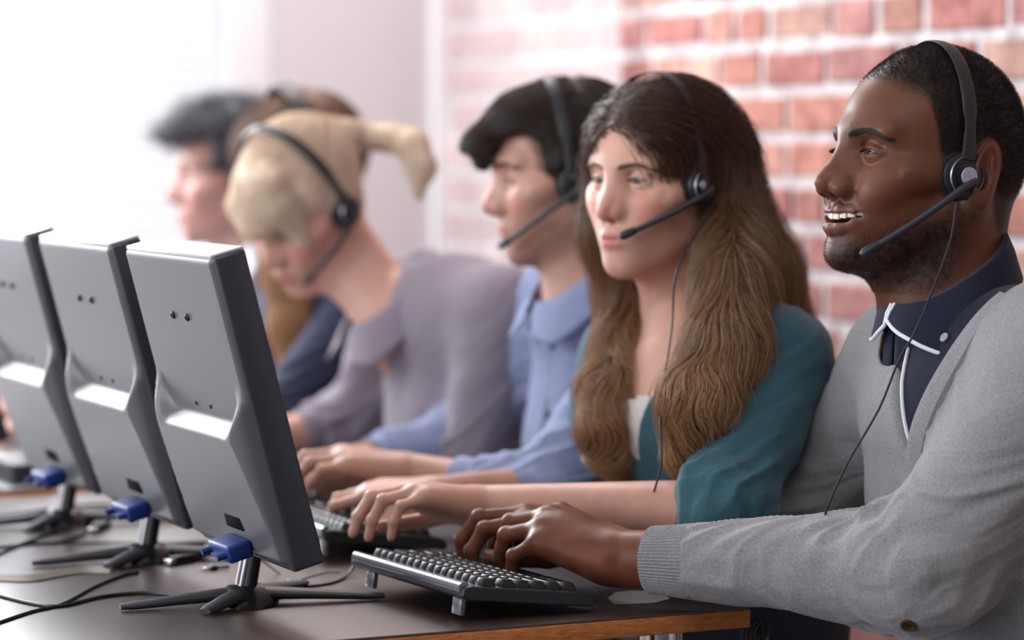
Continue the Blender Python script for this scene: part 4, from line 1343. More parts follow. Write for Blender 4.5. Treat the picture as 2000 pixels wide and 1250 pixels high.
T1 = face_frame(1801, 338, 3.06, -2, pitch=-5, roll=0, s=1.03)
M1_HEAD = T1
def man_one():
    T = T1
    root = empty('person', (1.75, 2.53, 0.46), 'man in a grey cardigan over a navy shirt, smiling and typing at the desk corner', 'person')
    skin = (0.135, 0.050, 0.027)
    M_skin = mat('deep_brown_skin', skin, rough=0.40, spec=0.32, sss=0.12, vcol=True, bump=(750, 0.22, 0.0007), sss_col=(0.5, 0.2, 0.1))
    F = Field()
    head_ops(F, T, smile=1, lid=0.48, wide_nose=1.30, lips=1.2, jaw=1.0, nose=1.0, chin=0.003)
    # neck
    nb = P(1868, 640, 3.065)
    F.cone(to_world(T, (-0.026, 0, -0.045)), nb, 0.054, 0.060, k=0.03)
    F.cone(to_world(T, (0.030, 0, -0.085)), P(1800, 640, 3.06), 0.030, 0.032, k=0.03)
    F.cone(to_world(T, (-0.048, 0, -0.0)), P(1862, 540, 3.07), 0.046, 0.050, k=0.03)
    F.both('cone', (-0.018, 0.060, -0.035), (0.008, 0.022, -0.145), 0.014, 0.010, k=0.03, T=T)
    # torso and arms
    ls, le, lw = P(2105, 705, 2.88), P(1800, 1112, 2.90), P(1218, 1092, 3.045)
    rs, re, rw = P(1775, 720, 3.20), P(1590, 985, 3.29), P(1180, 1062, 3.185)
    waist = V3([1.80, 2.53, 0.62])
    body_torso(F, ls, rs, nb, waist, chest=-0.016)
    F.cone(ls, le, 0.056, 0.044, k=0.03); F.cone(le, lw, 0.043, 0.029, k=0.02)
    F.cone(rs, re, 0.056, 0.044, k=0.03); F.cone(re, rw, 0.043, 0.029, k=0.02)
    F.cone(le + (lw - le) * 0.8, lw + (lw - le) * 0.02, 0.0285, 0.0275, k=0.01, flat=((0, 1, 0), 1.0))
    Jl = hand_ops(F, lw, P(1052, 1014, 3.09) - lw, (-0.25, -0.12, 1), left=True, s=1.10, curls=[(0.62, 0.85, 0.55), (0.56, 0.90, 0.55), (0.58, 0.88, 0.60), (0.82, 0.80, 0.55)], spread=0.05, thumb=(0.45, 0.15))
    Jr = hand_ops(F, rw, P(1010, 1006, 3.18) - rw, (-0.25, 0.1, 1), left=False, s=1.05, curls=[(0.50, 0.85, 0.65), (0.38, 0.85, 0.75), (0.45, 0.85, 0.65), (0.6, 0.85, 0.5)], spread=0.05, thumb=(0.35, 0.1))
    fc = face_col(T, skin, (0.18, 0.066, 0.050), blush=(0.20, 0.072, 0.040), stubble=((0.012, 0.008, 0.007), 1.0), scalp=((0.014, 0.009, 0.008), 0.93, 0.088), smile=1)
    def col(v):
        c = fc(v)
        for w in (lw, rw):       # forearm and palm side a little redder
            m = np.linalg.norm(v - w, axis=1) < 0.25
            c[m] = c[m] * [1.10, 1.03, 0.98] * (1 + 0.16 * vnoise(v[m], 70))[:, None]
        return c
    body = field_mesh('body', F, HB, M_skin, root, col=col)
    M_nail = mat('nail_brown', (0.30, 0.14, 0.10), rough=0.25)
    nails(Jl, body, M_nail); nails(Jr, body, M_nail)
    eyes(T, body, mat('iris_dark_brown', (0.03, 0.012, 0.006), rough=0.1), look=(1, 0.12, -0.25))
    # teeth: upper row, one mesh per tooth
    M_teeth = mat('tooth_enamel', (0.80, 0.74, 0.63), rough=0.22, spec=0.6, sss=0.1)
    for i in range(-5, 6):
        if i == 0: continue
        a = (abs(i) - 0.5) * np.sign(i)
        ang = a * 0.265
        w = [0.0050, 0.0047, 0.0049, 0.0049, 0.0049][abs(i) - 1]; hh = [0.0056, 0.0050, 0.0054, 0.0045, 0.0042][abs(i) - 1]
        c = V3([0.0660 + 0.0355 * math.cos(ang), 0.0375 * math.sin(ang), -0.0520 + 0.0075 * math.sin(ang) ** 2])
        M = Matrix([[*T[0][k], T[1][k]] for k in range(3)] + [[0, 0, 0, 1]]) @ Matrix.Translation(Vector(c)) @ Matrix.Rotation(ang, 4, 'Z')
        MB().box((0, 0, -0.0), (0.005, w * 2 * 0.96, hh * 2), M, bev=0.0017, seg=4).build('tooth', M_teeth, body)
    # cropped hair
    M_h = hair_mat('black_cropped_hair', (0.006, 0.005, 0.005), (0.020, 0.013, 0.011), rough=0.5, spec=0.3)
    H = Field(); head_ops(H, T, smile=1, ears=False)
    v, q = surf(H, 0.004)
    zone = lambda p: sstep(-0.004, 0.012, hair_zone(to_local(T, p), front=0.088)) ** 1.5 * (np.linalg.norm(to_local(T, p) - [0, 0, 0.03], axis=1) < 0.2)
    r0 = sample(v, q, int(34000 * HAIRS), zone)
    r0 = r0.astype(np.float32); g = H.grad(r0); r0 = r0 - g * H(r0)[:, None]
    t = g + RNG.normal(size=g.shape) * 0.55; t /= np.linalg.norm(t, axis=1, keepdims=True)
    z = np.clip(hair_zone(to_local(T, r0), front=0.088) / 0.05, 0.15, 1)
    L = (0.0022 + 0.0045 * z)[:, None]
    down = V3([0.3, 0, -1.0]) @ T[0].T
    mid = r0 + t * L * 0.5; end = mid + (t + down * 0.5) * L * 0.45
    strands('cropped_hair', np.stack([r0 - g * 0.0005, mid, end], 1), 0.00016, M_h, body)
    brow_strands(F, T, body, hair_mat('black_brow', (0.006, 0.005, 0.004), (0.015, 0.010, 0.008)), thick=0.0050, n=750, length=0.0075)
    # stubble on the chin and the jaw
    v, q = surf(F, 0.006)
    def beard(p):
        l = to_local(T, p); x, y, zz = l.T
        return sstep(0.016, -0.020, zz + 0.048 + (x - 0.02) * 0.42) * (zz > -0.125) * sstep(-0.01, 0.02, x) * (lipdist(l, 1) > 0.003) + 1e-9
    r1 = sample(v, q, int(9000 * HAIRS), beard).astype(np.float32)
    g = F.grad(r1); r1 = r1 - g * F(r1)[:, None]
    t = g * 0.8 + down * 0.7 + RNG.normal(size=g.shape) * 0.4
    t /= np.linalg.norm(t, axis=1, keepdims=True)
    strands('stubble', np.stack([r1, r1 + t * 0.0011, r1 + t * 0.0021], 1), 0.000085, M_h, body)
    lashes(T, body, M_h, 0.48, L=0.0055, n=64, r=0.00012)
    return root, body, F, T, (ls, le, lw, rs, re, rw, nb, waist)


def body_torso(F, ls, rs, nb, waist, k=0.04, s=1.0, chest=0.0, r0=0.0):
    """chest, shoulders, belly and hips from the joints up"""
    mid = (ls + rs) / 2
    fw = np.cross(V3([0, 0, 1.0]), (rs - ls)); fw /= np.linalg.norm(fw)      # towards the back... flipped below
    if fw[0] > 0: fw = -fw
    F.cone(ls + (rs - ls) * 0.08, rs + (ls - rs) * 0.08, (0.060 + r0) * s, (0.060 + r0) * s, k=k)
    F.cone(nb + V3([0.01, 0, 0.0]), mid, 0.062 * s, 0.085 * s, k=k)
    up = nb + V3([0.012, 0, -0.01])
    F.cone(up, ls + (up - ls) * 0.25 + V3([0, 0, 0.012]), 0.045 * s, 0.040 * s, k=k)
    F.cone(up, rs + (up - rs) * 0.25 + V3([0, 0, 0.012]), 0.045 * s, 0.040 * s, k=k)
    low = mid * 0.55 + waist * 0.45 + fw * 0.012
    F.cone(mid + fw * (0.022 + chest) + V3([0, 0, -0.06]), low, (0.098 + r0) * s, (0.098 + r0) * s, k=k, flat=((rs - ls), 1.42))
    F.cone(low, waist, (0.098 + r0) * s, (0.100 + r0) * s, k=k, flat=((rs - ls), 1.38))
    F.ell(waist + V3([0, 0, -0.04]), V3([0.115, 0.165, 0.11]) * s, k=k)


def march(F, p, d, n=60, far=0.6):
    """where rays from p along d meet the solid"""
    p = np.array(p, dtype=np.float32).reshape(-1, 3).copy(); d = np.asarray(d, dtype=np.float32); d = d / np.linalg.norm(d)
    t = np.zeros(len(p), np.float32)
    for _ in range(n):
        e = F(p + t[:, None] * d); t += e * 0.8
    return p + t[:, None] * d


def fold_disp(segs, amp=0.004):
    """cloth creases across the limb, deepest near the joints; segs: (a, b, radius, strength at a, strength at b)"""
    def fn(v, n):
        out = 0.0016 * vnoise(v, 14) + 0.0008 * vnoise(v, 34)
        for (a, b, r, sa, sb) in segs:
            ab = b - a; L = np.linalg.norm(ab); ax = ab / L
            t = (v - a) @ ax; c = np.clip(t / L, 0, 1); q = v - a - np.outer(np.clip(t, 0, L), ax); rad = np.linalg.norm(q, axis=1)
            w = sstep(r * 1.9, r * 1.15, rad)
            st = sa + (sb - sa) * c
            qn = q / (rad[:, None] + 1e-6)
            f = np.stack([t * 26 + 3.0 * qn[:, 0], qn[:, 0] * 0.9 + t * 4, qn[:, 2] * 1.1 + 7], 1)
            nz = 1 - 2 * np.abs(vnoise(f, 1.0)); nz2 = 1 - 2 * np.abs(vnoise(f * [2.1, 1.6, 1.6] + 5, 1.0))
            out = out + amp * st * w * (nz * 0.8 + nz2 * 0.35 - 0.35)
        return out
    return fn


def cut_cone(a, b, ra, rb, pa=None, pb=None, flat=None, k=0.003):
    """a tapered sleeve piece with flat ends; pa/pb: cut distance from a / b"""
    U = Field(); a = V3(a); b = V3(b); U.cone(a, b, ra, rb, k=0, flat=flat)
    d = (b - a) / np.linalg.norm(b - a)
    if pa is not None: U.plane(a + d * pa, -d, k=k)
    if pb is not None: U.plane(b + d * pb, d, k=k)
    return U


def collar(root, ctr, rx, ry, tilt, drops, material, trim=None, far=None, open_front=0.10, zf=0.0, twist=0.0, flare=0.016, name='collar'):
    """a turned-down shirt collar. ctr: neck ring centre; X forward is -X; drops: [(phi deg, drop, extra radius)] on the near side, mirrored"""
    cw, sw = math.cos(twist), math.sin(twist)
    fx = V3([-cw, -sw, 0]); fy = V3([sw, -cw, 0])         # forward, near (left) side
    out = None
    near_drops = drops
    for sd in (1, -1):
        drops = near_drops if sd == 1 or far is None else far
        ph = np.radians(np.linspace(drops[0][0], 180, 46)); dr = np.interp(np.degrees(ph), [d[0] for d in drops], [d[1] for d in drops]); ex = np.interp(np.degrees(ph), [d[0] for d in drops], [d[2] for d in drops])
        rows = []
        top = [ctr + fx * rx * math.cos(p) + fy * ry * math.sin(p) * sd + V3([0, 0, -tilt * math.cos(p)]) for p in ph]
        for t in np.linspace(0, 1, 9):
            row = []
            for i, p in enumerate(ph):
                o = fx * math.cos(p) + fy * math.sin(p) * sd
                fl = 0.0075 * math.sin(min(t * 2.6, 1) * math.pi / 2) + ex[i] * t ** 1.2
                row.append(top[i] + o * fl + V3([0, 0, 0.004 * math.sin(min(t * 4, 1) * math.pi) - dr[i] * t]))
            rows.append(row)
        vs = [q for r in rows for q in r]; n = len(ph)
        fs = [(i * n + j, i * n + j + 1, (i + 1) * n + j + 1, (i + 1) * n + j) for i in range(8) for j in range(n - 1)]
        o = MB().add(vs, fs, True).build(name, material, root)
        md = o.modifiers.new('t', 'SOLIDIFY'); md.thickness = 0.0022; md.offset = 0
        if sd == 1: out = o; rows1 = rows
        if trim:
            edge = [rows[k][0] for k in range(9)] + rows[-1][:20]
            MB().tube(edge, 0.0024, 8).build('white_piping', trim, o)
    return out, rows1


def stand(root, ctr, rx, ry, tilt, h, material, twist=0.0, gap=14, name='collar_band'):
    cw, sw = math.cos(twist), math.sin(twist); fx = V3([-cw, -sw, 0]); fy = V3([sw, -cw, 0])
    ph = np.radians(np.linspace(gap, 360 - gap, 60)); vs = []
    for t in (0, 1):
        for p in ph: vs.append(ctr + fx * rx * math.cos(p) + fy * ry * math.sin(p) + V3([0, 0, -tilt * math.cos(p) - h * t]) + (fx * math.cos(p) + fy * math.sin(p)) * 0.004 * t)
    n = len(ph); fs = [(j, j + 1, n + j + 1, n + j) for j in range(n - 1)]
    o = MB().add(vs, fs, True).build(name, material, root); md = o.modifiers.new('t', 'SOLIDIFY'); md.thickness = 0.002
    return o


def small_button(p, n, r, material, parent, name='button', dark=None):
    M = Matrix.Translation(Vector(p)) @ Vector(n).to_track_quat('Z', 'Y').to_matrix().to_4x4()
    o = MB().lathe([(0.0001, -0.001), (r, -0.001), (r, 0.0008), (r * 0.82, 0.0016), (r * 0.70, 0.0008), (0.0001, 0.0008)], M, 24).build(name, material, parent)
    hs = MB()
    for k in range(4):
        a = math.pi / 4 + k * math.pi / 2
        hs.lathe([(r * 0.13, 0.0009), (0.0001, 0.0010)], M @ Matrix.Translation((r * 0.28 * math.cos(a), r * 0.28 * math.sin(a), 0)), 8)
    if dark: hs.build('button_hole', dark, o)
    return o


def seated_legs(root, waist, spread, knee_x, material, name='trousers', shoe=None, y=None, foot_x=None, high=False):
    y0 = waist[1] if y is None else y
    F = Field(); F.ell(waist + V3([0.01, 0, -0.09]), (0.13, 0.175, 0.12), k=0.04)
    if high: F.ell(waist + V3([0.0, 0, 0.03]), (0.118, 0.158, 0.10), k=0.04)
    for s in (-1, 1):
        hip = V3([waist[0], y0 + s * 0.085, 0.53]); kn = V3([knee_x, y0 + s * spread, 0.52]); an = V3([foot_x or knee_x + 0.08, y0 + s * spread, 0.09])
        F.cone(hip, kn, 0.082, 0.060, k=0.04); F.sub(cut_cone(kn, an, 0.058, 0.046, pb=0.02), k=0.03)
        sh = Field(); sh.cone(an + V3([0.03, 0, -0.05]), an + V3([-0.14, 0, -0.055]), 0.036, 0.032, k=0.01); sh.cone(an + V3([0.03, 0, -0.03]), an + V3([0.03, 0, 0.03]), 0.040, 0.042, k=0.02)
        sh.plane((0, 0, 0.003), (0, 0, -1), k=0.002)
        field_mesh('shoe', sh, 0.007, shoe or M_dkgrey, root)
    return field_mesh(name, F, 0.008, material, root, disp=lambda v, n: 0.004 * vnoise(v, 18))


def man_one_clothes(root, J):
    ls, le, lw, rs, re, rw, nb, waist = J
    M_card = knit_mat('grey_marl_knit', (0.27, 0.262, 0.272))
    M_rib = knit_mat('grey_rib_knit', (0.26, 0.252, 0.262))
    M_navy = mat('navy_cotton', (0.010, 0.013, 0.030), rough=0.8, spec=0.25, bump=(700, 0.25, 0.0006), sheen=0.1)
    M_pipe = mat('white_piping', (0.75, 0.76, 0.80), rough=0.7)
    M_but = mat('pale_shirt_button', (0.42, 0.42, 0.40), rough=0.35)
    M_wood = mat('brown_button', (0.075, 0.038, 0.018), rough=0.35)
    # shirt
    S = Field(); body_torso(S, ls, rs, nb, waist, r0=0.009, chest=-0.016)
    Vb = P(1803, 895, 2.975)          # lowest point of the neckline
    mx = lambda F_: None
    front = lambda v: (v[:, 2] > 0.80) & (v[:, 0] < 1.84) & (np.abs(v[:, 1] - Vb[1]) < 0.22)
    S2 = Field(); S2.ops = list(S.ops)
    hole = Field(); hole.cone(nb + V3([0.012, 0, -0.02]), to_world(T1, (-0.01, 0, -0.09)), 0.064, 0.066, k=0)
    shirt = field_mesh('shirt', S2, 0.004, M_navy, root, keep=front)
    # neckline wedge in the chest
    C = Field(); body_torso(C, ls, rs, nb, waist, r0=0.020, chest=-0.016)
    wid = 0.205; hgt = 0.275
    top = V3([Vb[0], Vb[1], Vb[2] + hgt])
    Wd = Field(); Wd.box((Vb[0] - 0.06, Vb[1], Vb[2] + 0.20), (0.20, 0.25, 0.30), 0.002, k=0)
    slope = wid / 2 / hgt
    Wd.plane(Vb, (0.0, -1, -slope * 1.0), k=0.01)      # near side
    Wd.plane(Vb, (0.0, 1, -slope * 1.20), k=0.01)
    Wd.plane((1.800, 0, 0), (1, 0, 0), k=0.01)
    C.sub(Wd, k=0.010, mode='s')
    nh = Field(); nh.cone(nb + V3([0.0, -0.014, -0.015]), to_world(T1, (-0.03, 0, -0.02)), 0.088, 0.078, k=0)
    C.sub(nh, k=0.010, mode='s')
    d1 = (lw - le) / np.linalg.norm(lw - le); d2 = (rw - re) / np.linalg.norm(rw - re)
    cw = le + (lw - le) * 0.748; cr = re + (rw - re) * 0.84
    C.cone(ls, le, 0.073, 0.061, k=0.035); C.sub(cut_cone(le, cw, 0.062, 0.0400, pb=0.004), k=0.045)
    C.cone(rs, re, 0.070, 0.056, k=0.035); C.sub(cut_cone(re, cr, 0.056, 0.0385, pb=0.004), k=0.04)
    C.cone(ls + V3([0.0, 0.02, 0.0]), waist + V3([0.02, -0.10, 0.10]), 0.062, 0.085, k=0.05)
    C.ell(waist + V3([0.005, 0, -0.03]), (0.135, 0.180, 0.14), k=0.05)
    C.plane((0, 0, 0.50), (0, 0, -1), k=0.006)
    disp = fold_disp([(ls, le, 0.072, 0.35, 1.15), (le, cw, 0.055, 1.25, 0.55), (rs, re, 0.070, 0.3, 1.0), (re, cr, 0.055, 1.1, 0.9)], 0.0050)
    card = field_mesh('cardigan', C, 0.0028, M_card, root, disp=disp)
    # cuffs: ribbed, slightly narrower than the sleeve
    for (a, w, r0, r1, L) in ((cw, lw, 0.0375, 0.0345, 0.052), (cr, rw, 0.0360, 0.0330, 0.045)):
        d = (w - a) / np.linalg.norm(w - a)
        side = np.cross(d, V3([0, 0, 1.0])); side /= np.linalg.norm(side); u = np.cross(side, d)
        vs = []; n = 260; prof = [(-0.006, r0 * 0.9), (-0.003, r0 + 0.0015), (0.004, r0 + 0.0022), (L * 0.5, (r0 + r1) / 2 + 0.0012), (L - 0.003, r1 + 0.0012), (L, r1), (L + 0.001, r1 - 0.003), (L - 0.012, r1 - 0.0045)]
        for (h, r) in prof:
            for k in range(n):
                t = 2 * math.pi * k / n; rr = r + (0.00065 * math.cos(t * 65) if h > -0.002 else 0)
                vs.append(a + d * h + (side * math.cos(t) + u * math.sin(t) * 1.0) * rr)
        fs = [(i * n + k, i * n + (k + 1) % n, (i + 1) * n + (k + 1) % n, (i + 1) * n + k) for i in range(len(prof) - 1) for k in range(n)]
        MB().add(vs, fs, True).build('cuff', M_rib, card)
    # ribbed band along the neckline
    for sd, sl in ((-1, slope * 1.0),):
        zs = np.linspace(-0.10, hgt * (0.62 if sd < 0 else 0.42), 40)
        pts = [V3([Vb[0] - 0.30, Vb[1] + (sd * sl * z if z > 0 else 0) + sd * 0.002, Vb[2] + z]) for z in zs]
        C0 = Field(); body_torso(C0, ls, rs, nb, waist, r0=0.020, chest=-0.016)
        hit = march(C0, pts, (1, 0, 0))
        hit = [h for h in hit if h[0] < 1.80]
        g = C0.grad(np.array(hit, dtype=np.float32))
        vs = []; n = len(hit); wv = []
        for i in range(n):
            t = V3(hit[min(i + 1, n - 1)]) - V3(hit[max(i - 1, 0)]); t /= np.linalg.norm(t)
            w = np.cross(g[i], t); w /= np.linalg.norm(w); w *= (1 if w[1] * sd > 0 else -1)
            for (a, b) in ((-0.003, 0.000), (-0.002, 0.005), (0.002, 0.0065), (0.008, 0.0060), (0.014, 0.0062), (0.020, 0.0055), (0.023, 0.001)):
                vs.append(V3(hit[i]) + w * a + g[i] * b)
        fs = [(i * 7 + j, i * 7 + j + 1, (i + 1) * 7 + j + 1, (i + 1) * 7 + j) for i in range(n - 1) for j in range(6)]
        o = MB().add(vs, fs, True).build('ribbed_band', M_rib, card)
    vd_ = P(1776, 1216, 3.0) - P(1776, 1216, 2.0)
    hb_ = march(C, [P(1776, 1216, 2.4)], vd_)
    gb_ = C.grad(hb_)[0]
    small_button(hb_[0] + gb_ * 0.004, gb_, 0.0085, M_wood, card, dark=M_blackp)
    # collar with white piping
    ctr = P(1846, 522, 3.05)
    co, rows = collar(root, ctr, 0.061, 0.061, 0.040, [(3, 0.014, 0.006), (30, 0.036, 0.018), (62, 0.070, 0.030), (80, 0.046, 0.022), (120, 0.044, 0.014), (180, 0.042, 0.010)], M_navy, M_pipe, far=[(3, 0.020, 0.004), (24, 0.040, 0.008), (45, 0.050, 0.010), (75, 0.048, 0.010), (180, 0.042, 0.010)])
    stand(root, ctr, 0.060, 0.060, 0.040, 0.085, M_navy, gap=2)
    k = 20
    bp = rows[7][17]
    small_button(V3(bp) + V3([-0.004, -0.003, 0]), (-0.75, -0.66, 0.05), 0.0055, M_but, co, dark=M_dkgrey)
    # placket piping and buttons running down the shirt front
    zs = np.linspace(0.0, 0.165, 14)
    pts = [V3([Vb[0] - 0.3, Vb[1] + 0.002 + slope * 1.0 * z, Vb[2] + z]) for z in zs]
    hit = march(S, pts, (1, 0, 0)); g = S.grad(hit)
    MB().tube([V3(h) + g[i] * 0.0015 for i, h in enumerate(hit)], 0.0022, 8).build('placket_piping', M_pipe, shirt)
    for z in (0.125, 0.055):
        h = march(S, [V3([Vb[0] - 0.3, Vb[1] - 0.012, Vb[2] + z])], (1, 0, 0)); gg = S.grad(h)[0]
        small_button(h[0] + gg * 0.002, gg, 0.0052, M_but, shirt, dark=M_dkgrey)
    seated_legs(root, waist, 0.13, 1.30, mat('black_trousers', (0.012, 0.012, 0.015), rough=0.85, bump=(200, 0.2, 0.001)))
    return card

# ------------------------------------------------------------------ the colleagues
def simple_cuff(a, w, r, L, material, parent, s=1.0):
    d = (w - a) / np.linalg.norm(w - a)
    M = Matrix.Translation(Vector(a)) @ Vector(d).to_track_quat('Z', 'Y').to_matrix().to_4x4()
    MB().lathe([(r * 0.9, -0.006), (r * 1.05, 0), (r * 1.02, L * 0.9), (r * 0.98, L), (r * 0.9, L - 0.003), (r * 0.86, L * 0.5)], M, 40).build('cuff', material, parent)


def ycut(F, T, p):
    return to_local(T, p)


M_lash = hair_mat('lash_hair', (0.008, 0.005, 0.004), (0.015, 0.010, 0.008))


def colleague(label, T, nb, nk, ls, le, lw, rs, re, rw, waist, skin, lip, blush, cloth, hand_l, hand_r, hkw, hm=0.0030, s=1.0, sleeve=1.0, stub=None, scalp=None, col_extra=None, cloth_name='shirt', r_s=0.0, chest=0.0, brow=None, iris=(0.08, 0.05, 0.03), look=(1, 0.1, -0.3), body_h=None, neckcut=None, disp_amp=0.004, brow_kw=None, trouser=(0.02, 0.024, 0.04), hem=0.50):
    """one seated colleague: body, eyes, brows, upper garment with sleeves, trousers"""
    root = empty('person', (waist[0], waist[1], 0.46), label, 'person')
    M_skin = mat('skin', skin, rough=0.45, spec=0.4, sss=0.2, vcol=True, bump=(600, 0.1, 0.0005), sss_col=(0.9, 0.35, 0.2))
    F = Field(); head_ops(F, T, **hkw)
    q = T[2]
    F.cone(to_world(T, (-0.026, 0, -0.045)), nb, (0.050 if s < 1 else 0.054) * q * nk, 0.054 * s * nk, k=0.03)
    F.cone(to_world(T, (0.022, 0, -0.080)), nb + V3([-0.035, 0, 0.01]), 0.026 * q, 0.026 * s, k=0.03)
    body_torso(F, ls, rs, nb, waist, s=s, chest=chest)
    ar = 0.050 * s
    F.cone(ls, le, ar, ar * .80, k=0.03); F.cone(le, lw, ar * .80, 0.0265 * s, k=0.02)
    F.cone(rs, re, ar, ar * .80, k=0.03); F.cone(re, rw, ar * .80, 0.0265 * s, k=0.02)
    J = {}
    J[0] = hand_ops(F, lw, *hand_l[:2], left=True, s=hand_l[2], **hand_l[3]); J[1] = hand_ops(F, rw, *hand_r[:2], left=False, s=hand_r[2], **hand_r[3])
    body = field_mesh('body', F, hm, M_skin, root, col=face_col(T, skin, lip, blush=blush, stubble=stub, scalp=scalp, smile=hkw.get('smile', 0)))
    eyes(T, body, mat('iris', tuple(q_ * 0.55 for q_ in iris), rough=0.25), look=look)
    if brow: brow_strands(F, T, body, hair_mat('brow_hair', brow[0], brow[1]), n=320, **(brow_kw or {}))
    lashes(T, body, M_lash, hkw.get('lid', 0.5))
    # garment
    C = Field(); body_torso(C, ls, rs, nb, waist, s=s, r0=0.012 + r_s, chest=chest)
    if neckcut is not None: neckcut(C)
    nh = Field(); nh.cone(nb + V3([-0.005, 0, -0.03]), to_world(T, (-0.03, 0, -0.04)), 0.054 * s, 0.064 * s, k=0); C.sub(nh, k=0.006, mode='s')
    sl_, sr_ = sleeve if isinstance(sleeve, tuple) else (sleeve, sleeve)
    cl = le + (lw - le) * sl_; cr = re + (rw - re) * sr_
    C.cone(ls, le, ar + .015, ar * .8 + .014, k=0.035); C.cone(rs, re, ar + .015, ar * .8 + .014, k=0.035)
    rr = ar * .8 + .014
    C.sub(cut_cone(le, cl, rr, rr + (0.036 * s - rr) * sl_, pb=0.003), k=0.04); C.sub(cut_cone(re, cr, rr, rr + (0.036 * s - rr) * sr_, pb=0.003), k=0.04)
    C.ell(waist + V3([0.0, 0, -0.03]), V3([0.125, 0.170, 0.13]) * s, k=0.05)
    C.plane((0, 0, hem), (0, 0, -1), k=0.006)
    dp = fold_disp([(ls, le, 0.07, 0.5, 1.1), (le, cl, 0.055, 1.2, 0.7), (rs, re, 0.07, 0.5, 1.1), (re, cr, 0.055, 1.2, 0.7), (nb, waist, 0.13, 0.3, 0.9)], disp_amp)
    garment = field_mesh(cloth_name, C, hm * 1.25, cloth, root, disp=dp)
    if sl_ > 0.4:
        for (c, w) in ((cl, lw), (cr, rw)): simple_cuff(c, w, 0.036 * s, 0.030, cloth, garment)
    seated_legs(root, waist, 0.10, waist[0] - 0.44, mat('trouser_cloth', trouser, rough=0.85), high=hem > 0.6)
    return root, body, garment, F, C


def hair_surface(H, h): return surf(H, h)


def comb_hair(name, H, flow, n, step, m, radius, material, parent, mask=None, h=0.005, lift=0.004, wob=0.0, jit=0.05, tip=0.35):
    v, q = surf(H, h)
    r = sample(v, q, int(n * HAIRS), mask).astype(np.float32)
    L = step * (0.6 + 0.8 * RNG.random(len(r)).astype(np.float32))
    return strands(name, comb(H, r, flow, m, L, lift=lift, wob=wob, jit=jit), radius, material, parent, tip=tip)


